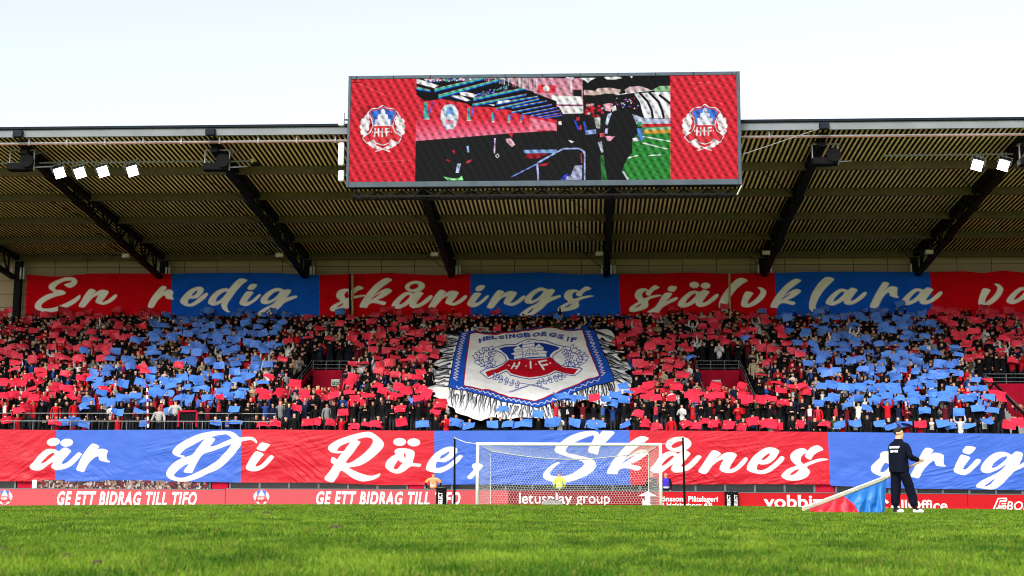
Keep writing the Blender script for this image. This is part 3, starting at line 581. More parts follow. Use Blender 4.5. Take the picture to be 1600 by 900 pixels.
# floodlights
def flood_mat():
    m, n_, b = base_mat('lamp_lit'); b.inputs['Emission Color'].default_value = (1, .96, .86, 1); b.inputs['Emission Strength'].default_value = 7; return m
M['lit'] = flood_mat()
for i, (px, py, d) in enumerate(((93, 270, 1), (125, 270, 1), (161, 268, 1), (207, 267, 1), (1527, 258, -1), (1568, 258, -1), (1640, 258, -1))):
    c = at(px, py, 68.6); fl = empty('floodlight', tuple(c)); fl.scale = (.86,) * 3
    tag(fl, 'lit square floodlight under the roof, %s' % ('%s of the four at the left' % ordn[i] if i < 4 else '%s of the pair at the right' % ordn[i - 4]), 'floodlight', 'lit floodlights under the roof')
    rot = Vector((.42 * d, -.78, -.52)).to_track_quat('-Y', 'Z').to_matrix().to_4x4() @ Matrix.Rotation(radians(-24 * d), 4, 'Y')
    link('housing', MB().box(-.34, .34, .0, .25, -.36, .36).mesh('housing', bevel=.03), fl, M['frame_grey']).matrix_local = rot
    for j in range(3): link('lens', MB().box(-.30, .30, -.02, -.004, -.325 + .225 * j, -.325 + .225 * j + .18).mesh('lens'), fl, M['lit']).matrix_local = rot
    link('bracket', MB().bar((-.38, .1, 0), (-.38, .1, .5), .05).bar((.38, .1, 0), (.38, .1, .5), .05).bar((-.38, .1, .5), (.38, .1, .5), .05).mesh('bracket'), fl, M['galv']).matrix_local = rot
    link('hanger', MB().bar((0, .05, .35), (0, .05, .8), .05).bar((.2, .05, .35), (.2, .05, .8), .05).mesh('hanger'), fl, M['galv'])
for (xa, xb, w_) in ((-20, 330, 'left'), (1380, 1640, 'right')):
    a = at(xa, 255 if xa < 800 else 243, 68.65); b = at(xb, 252 if xa < 800 else 240, 68.65)
    tag(MB().tube([a, b], .05, 8).build('light_bar', M['galv'], None), 'thin pipe carrying the floodlights at the %s under the roof' % w_, 'pipe')
# pipe with a camera right of the second truss
c = at(395, 251, 68.7); d = at(340, 253, 68.7); o = empty('roof_camera', tuple(c)); tag(o, 'small black camera on a thin arm under the roof left of the scoreboard', 'camera')
link('arm', MB().tube([(0, 0, 0), tuple(d - c)], .045, 8).mesh('arm'), o, M['galv']); link('body', MB().box(.02, .38, -.12, .12, -.28, -.08).mesh('body', bevel=.03), o, M['black_plastic']); link('joint', MB().tube([(.0, 0, .08), (.0, 0, -.1)], .11, 10).mesh('joint'), o, M['yellow'])

# ================================================================== scoreboard
SY = 65.3
sx0 = at(543, 205, SY)[0]; sx1 = at(1157.5, 205, SY)[0]; sz0 = at(850, 290.8, SY)[2]; sz1 = at(850, 115.6, SY)[2]
sb = empty('scoreboard', ((sx0 + sx1) / 2, SY, sz0)); tag(sb, 'large video scoreboard with red crest panels mounted on the roof edge', 'scoreboard')
def sp(name, mb, m, **kw):
    o = mb.build(name, m, sb, **kw); o.matrix_parent_inverse = Matrix.Translation(-Vector(sb.location)); return o
sp('cabinet', MB().box(sx0 + .05, sx1 - .05, SY + .11, SY + .95, sz0 + .12, sz1 - .05), M['black_plastic'])
mb = MB(); fw = .14
mb.box(sx0, sx0 + .13, SY - .08, SY + .3, sz0, sz1); mb.box(sx1 - .17, sx1, SY - .08, SY + .3, sz0, sz1)
mb.box(sx0 + .131, sx1 - .171, SY - .06, SY + .3, sz1 - .17, sz1); mb.box(sx0 + .131, sx1 - .171, SY - .06, SY + .1, sz0, sz0 + .27)
sp('frame', mb, M['frame_grey'], bevel=.012)
mb = MB()
for j in range(11): x = sx0 + .4 + (sx1 - sx0 - .8) * j / 10; mb.box(x - .012, x + .012, SY - .075, SY - .062, sz1 - .165, sz1 - .005)
sp('joint_strips', mb, M['black_steel'])
mb = MB(); nb = 16; xa, xb = sx0 + .3, sx1 - .4
for yy in (SY + .15, SY + .85):
    mb.bar((xa, yy, sz0 - .42), (xb, yy, sz0 - .42), .09)
    for j in range(nb):
        x = xa + (xb - xa) * j / nb; x2 = xa + (xb - xa) * (j + .5) / nb; x3 = xa + (xb - xa) * (j + 1) / nb
        mb.bar((x, yy, sz0 - .02), (x2, yy, sz0 - .42), .06); mb.bar((x2, yy, sz0 - .42), (x3, yy, sz0 - .02), .06)
for j in range(nb + 1): x = xa + (xb - xa) * j / nb; mb.bar((x, SY + .15, sz0 - .42), (x, SY + .85, sz0 - .42), .06)
sp('support_truss', mb, M['black_steel'])
mb = MB()
for tx in TX[2:6]: mb.bar((min(max(tx, sx0 + .5), sx1 - .5), SY + .9, sz0 + 1.5), (min(max(tx, sx0 + .5), sx1 - .5), 67.5, zf - .3), .2); mb.bar((min(max(tx, sx0 + .5), sx1 - .5), SY + .9, sz1 - .5), (min(max(tx, sx0 + .5), sx1 - .5), 70, deckz(70) + .3), .15)
sp('struts', mb, M['black_steel'])
sp('drop_rod', MB().tube([at(1159, 289, SY), at(1152, 304, SY + .3)], .035, 6), M['white_paint'])
for j, (px, py, h) in enumerate(((533.5, 186, .72), (533, 241, 1.15), (533, 275, .55))):
    c = at(px, py, SY + .1); an = empty('antenna_box', tuple(c)); tag(an, ['white flat antenna beside the scoreboard above the roof edge, tilted', 'tallest white antenna box at the left side of the scoreboard', 'small white antenna box at the lower left corner of the scoreboard'][j], 'antenna', 'antenna boxes on the scoreboard side')
    link('housing', MB().box(-.13, .15, -.12, .12, -h / 2, h / 2).mesh('housing', bevel=.04), an, M['white_paint']); link('bracket', MB().bar((.1, .15, 0), (.4, .2, 0), .06).mesh('bracket'), an, M['black_steel'])
a = at(1160, 241.5, SY + .3); b = at(1282, 200.5, 66.3); tag(MB().tube([a, b], .022, 6).build('stay_cable', M['galv'], None), 'thin steel stay cable from scoreboard side up to the roof edge', 'cable')
RED_S = np.array(lin(222, 48, 62)); DK = np.array(lin(34, 35, 36))
def crest(col, X, Y, cx, cy, s, step, wreath=True):
    T = lambda p: (np.asarray(p, float) - (293, 440)) * s / 4.288 + (cx, cy)
    W = lin(250, 246, 244)
    sh = P('295,287 320,305 365,310 392,335 370,370 355,420 370,460 415,495 395,530 350,507 335,530 295,543 250,530 235,507 190,530 165,500 215,465 235,420 225,370 200,335 225,310 270,305')
    for m_ in (-1, 1):
        for (ex, ey, rx, ry, ro) in ((-105, -75, 17, 26, .2), (-130, -48, 17, 22, -.2), (-98, -40, 15, 24, .2), (-135, -15, 18, 20, 0), (-108, -5, 18, 22, 0), (-128, 20, 20, 22, .3), (-112, 40, 16, 16, .4), (-76, 96, 20, 20, .5), (-58, 112, 20, 16, .6), (-38, 126, 16, 10, .6)):
            paint_polys(col, X, Y, [T(ell(293 + ex * m_, 440 + ey, rx, ry, ro * m_, 12))], W, step)
        paint_line(col, X, Y, T([(293 - 45 * m_, 590), (293 - 10 * m_, 578), (293 + 45 * m_, 555)]), 7 * s / 4.288, W, step)
    paint_line(col, X, Y, T(np.concatenate([sh, sh[:1]])), 16 * s / 4.288, W, step)
    paint_line(col, X, Y, T(np.concatenate([sh, sh[:1]])), 5 * s / 4.288, lin(60, 30, 60), step)
    paint_polys(col, X, Y, [T(sh)], lin(226, 62, 70), step)
    paint_polys(col, X, Y, [T(P('295,296 316,312 362,317 382,335 364,370 350,415 240,415 230,372 210,335 228,317 274,312'))], lin(66, 120, 215), step)
    paint_polys(col, X, Y, [T(P('246,416 244,375 262,372 262,345 280,338 281,318 295,303 309,318 310,338 328,345 328,372 346,375 344,416'))], lin(236, 238, 248), step)
    paint_line(col, X, Y, T([(238, 417), (352, 417)]), 6 * s / 4.288, W, step)
    for ln in ([(243, 438), (240, 488)], [(266, 438), (266, 488)], [(242, 464), (266, 462)], [(291, 438), (291, 490)], [(315, 440), (320, 486)], [(315, 440), (337, 436)], [(317, 462), (335, 458)]):
        paint_line(col, X, Y, T(ln), 9 * s / 4.288, W, step)
    for d_ in (227, 279, 304, 352): paint_polys(col, X, Y, [T(ell(d_, 460, 4, 4, 0, 8))], W, step)
def screen():
    st_ = .62; x0, x1, z0, z1 = sx0 + .131, sx1 - .171, sz0 + .272, sz1 - .172
    nx = int((1152 - 548) / st_); ny = int(164 / st_)
    u, v = np.meshgrid(np.linspace(0, 1, nx), np.linspace(0, 1, ny)); p = np.stack([x0 + (x1 - x0) * u.ravel(), np.full(u.size, SY), z0 + (z1 - z0) * v.ravel()], -1)
    X, Y = pix(p); col = np.empty((len(X), 3)); col[:] = DK
    def a2(s): return P(s) / 5 + (640, 110)
    def a3(s): return P(s) / 5 + (840, 110)
    def F_(f, s, c, op=1): paint_polys(col, X, Y, [f(s)], lin(*c), st_, op)
    def L_(f, s, w_, c): paint_line(col, X, Y, f(s), w_ / 5, lin(*c), st_)
    r2 = np.random.RandomState(5)
    # dugout wall: red above, pink below
    F_(a2, '45,190 100,190 110,240 200,232 240,222 440,258 490,282 640,288 780,310 860,342 1150,385 1150,470 800,490 40,552', (222, 52, 66))
    for t in range(12):
        y = 330 + t * 18; F_(a2, '40,%d 800,%d 1150,%d 1150,480 800,492 40,552' % (y + 40, y * .72 + 150, y * .35 + 300), (246, 80 + t * 8, 110 + t * 8), .2)
    # far end with seats, boxes and daylight
    F_(a2, '490,58 1150,58 1150,200 900,150 720,65', (200, 170, 178)); F_(a3, '-60,62 350,62 358,335 -10,240', (214, 150, 165))
    for j in range(40):
        x = 480 + j * 17; F_(a2, '%d,62 %d,62 %d,150 %d,150' % (x, x + 7, x + 9, x + 2), [(245, 240, 245), (235, 120, 150), (180, 190, 205), (60, 60, 70)][r2.randint(4)], .7)
    F_(a3, '0,112 146,118 140,178 0,172', (226, 64, 74)); paint_polys(col, X, Y, [ell(853.5, 138.5, 5, 5)], lin(245, 235, 235), st_)
    F_(a3, '110,195 350,205 350,265 110,262', (248, 246, 244)); F_(a3, '165,280 355,280 355,335 200,340', (246, 238, 238)); F_(a3, '275,150 345,152 345,205 280,200', (30, 30, 32)); L_(a3, '262,70 262,330', 12, (225, 225, 235)); L_(a3, '170,272 350,276', 8, (60, 60, 80))
    F_(a3, '40,390 150,415 150,490 -60,495 -60,370', (242, 128, 150)); F_(a3, '0,466 150,470 150,500 0,500', (200, 40, 55))
    # canopy and beams
    F_(a2, '52,58 500,58 905,150 1150,240 1150,385 860,342 780,308 640,286 560,255 480,284 440,256 300,215 200,228 110,236 52,185', (24, 24, 26))
    for j in range(150):
        x = r2.uniform(110, 520); y = r2.uniform(58, 66 + (520 - x) * .06); F_(a2, '%f,%f %f,%f %f,%f %f,%f' % (x, y, x + 12, y, x + 12, y + 9, x, y + 9), [(60, 70, 200), (240, 150, 190), (60, 170, 140), (250, 250, 250)][r2.randint(4)])
    def beam(x0_, y0_, x1_, y1_, t):
        w0, w1 = t, t * .6
        F_(a2, '%f,%f %f,%f %f,%f %f,%f' % (x0_, y0_ - w0 / 2, x1_, y1_ - w1 / 2, x1_, y1_ + w1 / 2, x0_, y0_ + w0 / 2), (70, 190, 160))
        L_(a2, '%f,%f %f,%f' % (x0_, y0_ + w0 / 2, x1_, y1_ + w1 / 2), 7, (30, 70, 215)); L_(a2, '%f,%f %f,%f' % (x0_, y0_ - w0 / 2, x1_, y1_ - w1 / 2), 3, (200, 140, 170))
    for b_ in ((55, 138, 160, 160, 22), (195, 155, 590, 60, 26), (225, 205, 720, 68, 28), (500, 225, 905, 140, 24), (490, 272, 910, 190, 20), (675, 262, 1000, 205, 16), (680, 300, 1010, 225, 16), (800, 292, 1070, 240, 12), (800, 328, 1110, 268, 11), (880, 343, 1150, 290, 10), (950, 355, 1170, 312, 8), (1000, 366, 1180, 335, 7), (1050, 374, 1190, 350, 6), (330, 200, 460, 235, 18)): beam(*b_)
    for b_ in ((510, 180, 900, 85, 60),):
        for j in range(60): x = r2.uniform(520, 760); y = 200 - (x - 520) * .25 + r2.uniform(-26, 10); F_(a2, '%f,%f %f,%f %f,%f %f,%f' % (x, y, x + 14, y - 3, x + 14, y + 8, x, y + 11), [(40, 80, 190), (70, 190, 160), (150, 120, 190), (20, 20, 30)][r2.randint(4)])
    for s_ in ('55,64 228,118 190,138 55,100', '390,172 440,168 530,190 500,212 400,192', '320,200 400,196 480,236 440,240', '600,262 665,268 660,278', '690,240 780,232 800,240 690,262'): F_(a2, s_, (250, 248, 246))
    for (x, y, h, w_) in ((112, 250, 130, 40), (450, 292, 98, 28), (642, 330, 72, 18), (770, 345, 58, 14), (866, 360, 42, 10)):
        F_(a2, '%f,%f %f,%f %f,%f %f,%f' % (x, y, x + w_ * .6, y, x + w_, y + h, x, y + h), (70, 175, 165)); L_(a2, '%f,%f %f,%f' % (x + w_ * 1.6, y, x + w_ * 1.3, y + h * .6), 10, (90, 90, 215)); L_(a2, '%f,%f %f,%f' % (x, y + h, x + w_, y + h), 6, (230, 240, 240))
    paint_polys(col, X, Y, [a2('312,262 350,272 380,320 382,372 360,430 340,462 312,458 288,465 262,430 242,380 246,310 275,272')], lin(214, 226, 240), st_); F_(a2, '290,290 335,285 345,345 285,345', (120, 165, 225)); F_(a2, '270,385 350,385 340,420 285,420', (235, 150, 165))
    # dark bench area with glints
    F_(a2, '40,552 800,490 1150,470 1150,865 30,865', (33, 34, 35)); F_(a3, '-10,500 480,490 480,865 -10,865', (33, 34, 35))
    for s_, c_ in (('332,628 352,625 350,655', (214, 40, 50)), ('280,700 300,695 320,718', (214, 40, 50)), ('440,715 488,690 480,712 445,728', (214, 60, 70)), ('372,728 400,728 385,800 360,800', (190, 205, 240)), ('445,590 460,590 466,640 450,640', (150, 180, 240)), ('750,535 790,530 825,580 800,600 760,560', (238, 190, 200)), ('265,830 340,845 390,840 408,822 420,858 300,860', (150, 240, 150)), ('772,490 810,488 800,525', (214, 40, 60)), ('925,640 1080,650 1000,690 900,685', (150, 30, 45)), ('1020,740 1090,720 1060,745', (214, 40, 60)), ('660,530 672,530 668,650 658,645', (210, 190, 230))): F_(a2, s_, c_)
    paint_line(col, X, Y, a2('672,665 690,652 700,668 685,682 672,670'), 1, lin(220, 215, 210), st_)
    F_(a2, '890,622 1150,618 1150,645 895,648', (130, 170, 225)); L_(a2, '800,830 1000,728 1200,610', 9, (120, 150, 235)); L_(a2, '998,735 1005,855', 14, (190, 185, 235))
    L_(a3, '0,720 200,612 320,610 350,625 368,655 368,850', 11, (170, 190, 240)); L_(a3, '300,528 340,525 365,550 368,640', 11, (190, 180, 225)); F_(a3, '235,540 295,535 290,555 265,568', (235, 225, 230)); F_(a3, '10,740 60,725 80,740 20,748', (214, 40, 60))
    F_(a3, '290,745 350,740 345,855 180,855 215,830 260,820', (170, 175, 205)); F_(a3, '190,830 240,800 220,855 180,855', (50, 70, 200)); L_(a3, '340,650 345,720', 8, (214, 50, 60))
    # far stand, tents and pitch
    F_(a3, '352,50 1040,45 1040,200 360,260', (26, 27, 28))
    for s_ in ('325,60 460,58 420,75 392,98 370,78', '515,52 640,48 660,60 600,72 540,70', '215,52 285,55 270,75', '720,46 745,46 735,60'): F_(a3, s_, (242, 240, 240))
    F_(a3, '362,152 450,160 470,140 560,135 650,150 640,188 540,180 450,195 362,192', (214, 186, 178)); F_(a3, '680,150 720,128 800,122 880,150 760,175 690,180', (214, 186, 190)); F_(a3, '905,150 950,122 1040,120 1040,165 920,170', (140, 190, 140)); L_(a3, '600,195 760,170 900,155', 6, (230, 230, 235))
    F_(a3, '352,195 800,190 830,370 700,330 360,260', (28, 28, 30))
    for j in range(40): x = r2.uniform(600, 790); y = r2.uniform(215, 300); F_(a3, '%f,%f %f,%f %f,%f' % (x, y, x + 14, y, x + 8, y + 9), [(60, 80, 210), (214, 50, 90), (230, 230, 240)][r2.randint(3)])
    for j in range(26): x = r2.uniform(362, 500); y = r2.uniform(255, 350); F_(a3, '%f,%f %f,%f %f,%f %f,%f' % (x, y, x + 22, y, x + 22, y + 16, x, y + 18), [(205, 35, 50), (214, 180, 180), (205, 35, 50), (40, 30, 34)][r2.randint(4)])
    F_(a3, '755,182 880,172 1040,168 1040,375 835,372 820,330 800,250', (250, 248, 250))
    for s_ in ('800,178 860,245 890,310 900,366', '875,176 945,245 972,310 985,366', '955,195 1000,230 1040,262'): L_(a3, s_, 20, (22, 22, 24))
    F_(a3, '740,340 835,375 1040,380 1040,415 740,420', (190, 200, 225)); F_(a3, '810,418 1040,415 1040,440 820,445', (205, 45, 55))
    F_(a3, '815,445 1040,438 1040,865 640,865 700,650 735,560', (52, 138, 60)); F_(a3, '820,470 1040,462 1040,490 825,495', (216, 160, 60)); F_(a3, '850,450 1040,440 1040,462 830,470', (140, 190, 150))
    for s_ in ('825,516 1040,556', '820,566 1010,614', '700,685 780,665', '868,665 958,660'): L_(a3, s_, 8, (235, 240, 235))
    # people
    F_(a3, '150,440 170,405 200,420 230,440 255,400 280,360 330,340 390,360 430,380 450,420 470,480 490,500 470,560 480,640 480,865 380,865 375,640 300,560 150,520', (30, 31, 32))
    for s_, c_ in (('160,400 185,395 188,425 165,425', (236, 214, 214)), ('300,365 325,360 330,390 305,395', (205, 60, 75)), ('280,380 300,400 330,460 315,470', (50, 70, 190)), ('355,400 370,400 385,470 370,480', (60, 80, 200)), ('370,470 455,460 458,495 375,502', (150, 170, 225)), ('330,430 345,425 345,465 330,460', (205, 60, 75)), ('440,370 490,365 488,455 460,450', (190, 195, 190)), ('470,560 500,555 515,640 498,640', (200, 210, 220)), ('490,660 520,665 545,855 500,855', (50, 120, 60))): F_(a3, s_, c_)
    F_(a3, '508,240 520,200 560,188 596,205 606,250 640,300 700,305 740,345 770,410 775,490 735,530 742,640 700,690 655,790 690,840 712,865 545,865 525,740 512,640 530,520 505,500 530,420 560,340 540,320 515,300', (30, 31, 32))
    for s_, c_ in (('512,265 560,255 590,262 570,320 530,315', (236, 180, 190)), ('575,285 610,275 616,310 585,322', (250, 248, 246)), ('548,340 580,330 560,390 545,430 528,420', (200, 225, 245)), ('530,455 552,450 545,495 525,492', (190, 190, 235)), ('485,490 520,488 525,515 490,520', (214, 90, 100)), ('525,512 605,515 570,550 548,552', (240, 170, 190)), ('740,530 780,525 790,552 745,552', (225, 220, 240)), ('775,450 815,455 822,545 795,545', (80, 130, 220)), ('780,405 815,400 820,440 785,440', (70, 170, 110)), ('660,785 675,790 715,850 700,855', (235, 235, 240))): F_(a3, s_, c_)
    # side panels with crest
    for pl in ('545,116 650.8,116 648.5,284 540,284', '1047,114 1160,114 1160,284 1047.8,284'): paint_polys(col, X, Y, [P(pl)], RED_S, st_)
    for ln in ([(548, 124), (605, 150)], [(632, 235), (625, 276)], [(560, 255), (640, 250)], [(1080, 130), (1112, 128), (1135, 138)], [(1075, 145), (1130, 163)], [(1082, 140), (1112, 128)]): paint_line(col, X, Y, ln, .8, lin(238, 96, 100), st_)
    paint_polys(col, X, Y, [ell(580, 182, 22, 17)], lin(150, 34, 44), st_, .5); paint_line(col, X, Y, [(548, 128.6), (565, 128.6)], 1.3, lin(90, 12, 20), st_)
    crest(col, X, Y, 597.7, 201.5, 1, st_); crest(col, X, Y, 1101, 200, 1, st_)
    # coarse LED rows of the display itself
    d = p[:, 0]; e = p[:, 2]
    mo = .80 + .50 * np.sin((d * 1.0 + e * .55) * 2 * pi / .40) * (.6 + .4 * np.sin((e - d * .12) * 2 * pi / .30)) * np.where(col.max(1) > .04, 1, .4)
    mo *= np.where((np.abs(((d - x0) % .96) - .48) > .47) | (np.abs(((e - z0) % .48) - .24) > .232), .82, 1)
    col = np.clip(col * mo[:, None], 0, 1)
    sp_ = (vnoise(X * 1.1, Y * 1.1, 3)[:, None] - .5) * .25 + (np.stack([vnoise(X * .8, Y * .8, 5 + j) for j in range(3)], 1) - .5) * .45; mid = ((X > 649) & (X < 1047))[:, None]; col = np.clip(col * (1 + sp_ * mid), 0, 1)
    i = np.arange(nx * ny).reshape(ny, nx); q = np.stack([i[:-1, :-1], i[:-1, 1:], i[1:, 1:], i[1:, :-1]], -1).reshape(-1, 4)
    o = link('screen', mesh_np('screen', p, q, col=col), sb, M['screen']); o.matrix_parent_inverse = Matrix.Translation(-Vector(sb.location)); o['label'] = 'lit video screen showing a dugout scene between two red crest panels'
screen()
#==PART3==
# ================================================================== banners
FR, FB, FW = (.43, .006, .018), (.036, .105, .45), (.72, .70, .67)
UR, UB, UW = (.62, .004, .010), (.010, .10, .58), (.90, .85, .76)
low_top = ([-165, 0, 88, 400, 680, 980, 1300, 1600, 1790], [671, 671, 672, 671, 673, 672, 675, 678, 679])
low_bot = ([-165, 0, 86, 230, 377, 500, 600, 678, 740, 985, 1060, 1180, 1296, 1297.5, 1400, 1600, 1790], [751.5, 752, 752.5, 751.5, 754, 754, 758, 757.5, 757, 758, 757, 756.5, 757, 759, 763, 766, 767])
up_top = ([42, 75, 100, 140, 180, 268, 320, 375, 430, 470, 500, 560, 610, 680, 735, 790, 845, 900, 968, 1030, 1082, 1130, 1210, 1262, 1320, 1370, 1453, 1505, 1535, 1565, 1600, 1700],
          [429, 432, 432.3, 428, 427.5, 428, 427, 426.5, 427, 429, 430, 428, 427, 430.5, 428.5, 428, 425.5, 429, 428.5, 428, 426, 428, 427, 425, 424.5, 425, 425.5, 424, 427, 423, 426, 425])
up_bot = ([42, 268, 500, 735, 968, 1216, 1458, 1600, 1700], [494, 494, 496, 496, 495, 495, 494, 493, 493])
def dlow(x, z, v):
    r = fbm(x * .5 + z * .5, z * 1.1 - x * .18, 4, 2) * .2 * v
    for s_, a_, f_ in ((3, .55, 1.6), (9, -.7, 2.1), (14, .2, 2.6)):
        q = fbm((x * cos(a_) + z * sin(a_)) * .55, (-x * sin(a_) + z * cos(a_)) * f_ * 1.9, 3, s_); r = r + (1 - np.abs(q * 2 - .9)) ** 3 * .05 * np.clip(fbm(x * .35, z * .6, 3, s_ + 20) * 3.4 - 1.5, 0, 1) * (.35 + v)
    return -r
def dup_(x, z, v):
    r = fbm(x * .6, z * .8, 3, 7) * .10
    q = fbm((x * .8 + z * .6) * .6, (-x * .6 + z * .8) * 3.6, 3, 13); return -(r + (1 - np.abs(q * 2 - .9)) ** 3 * .05 * np.clip(fbm(x * .3, z * .4, 3, 31) * 2.6 - .8, 0, 1))
lb = empty('lower_banner', (0, 70, .9)); tag(lb, 'long red and blue fabric banner in white brush script hanging below the crowd', 'banner')
pts = [((-165, -165), (88, 86)), ((88, 86), (378, 377)), ((378, 377), (678.5, 678.5)), ((678.5, 678.5), (983, 985)), ((983, 985), (1293.5, 1296.5)), ((1293.5, 1296.5), (1790, 1790))]
for i, (l, r) in enumerate(pts):
    o = cloth_panel('fabric_panel', lb, l, r, low_top, low_bot, 69.98, [FR, FB][i % 2], LOWER, FW, .72, dlow, M['cloth_sat']); o.matrix_parent_inverse = Matrix.Translation(-Vector(lb.location)); o['label'] = ['red', 'blue'][i % 2] + ' fabric panel ' + ['ending left of the two dots', 'with the capital D', 'with the capital R', 'with the capital S', 'with the word part nes', 'with the word part orig'][i]
ub = empty('upper_banner', (0, 90.6, 12.4)); tag(ub, 'long red and blue fabric banner in cream brush script above the crowd under the roof', 'banner')
pts = [((42.5, 40.5), (268.5, 267)), ((268.5, 267), (500, 500)), ((500, 500), (735, 735.5)), ((735, 735.5), (967, 970)), ((967, 970), (1210, 1214)), ((1210, 1214), (1452.5, 1458)), ((1452.5, 1458), (1700, 1706))]
for i, (l, r) in enumerate(pts):
    o = cloth_panel('fabric_panel', ub, l, r, up_top, up_bot, 90.32, [UR, UB][i % 2], UPPER, UW, .72, dup_, M['cloth']); o.matrix_parent_inverse = Matrix.Translation(-Vector(ub.location)); o['label'] = ['red', 'blue'][i % 2] + ' fabric panel, ' + ordn[i] + ' from the left end'
for (x, y0, y1, c, lab) in ((547.5, 428, 480, 'black_plastic', 'dark pole standing before the letter s of the upper banner'), (551.5, 427, 480, 'wood', 'pale wooden pole standing before the letter s of the upper banner'), (1140.5, 427, 497, 'wood', 'tan wooden pole standing before the letter l of the upper banner'), (1447, 494, 520, 'wood', 'short wooden pole below the far blue end of the upper banner')):
    Y = 89.6; a = at(x, y1, Y); b = at(x - .8, y0, Y); tag(MB().tube([a - np.array([0, 0, .9]), b], .07, 8).build('banner_pole', M[c], None), lab, 'pole', 'wooden poles by the upper banner')

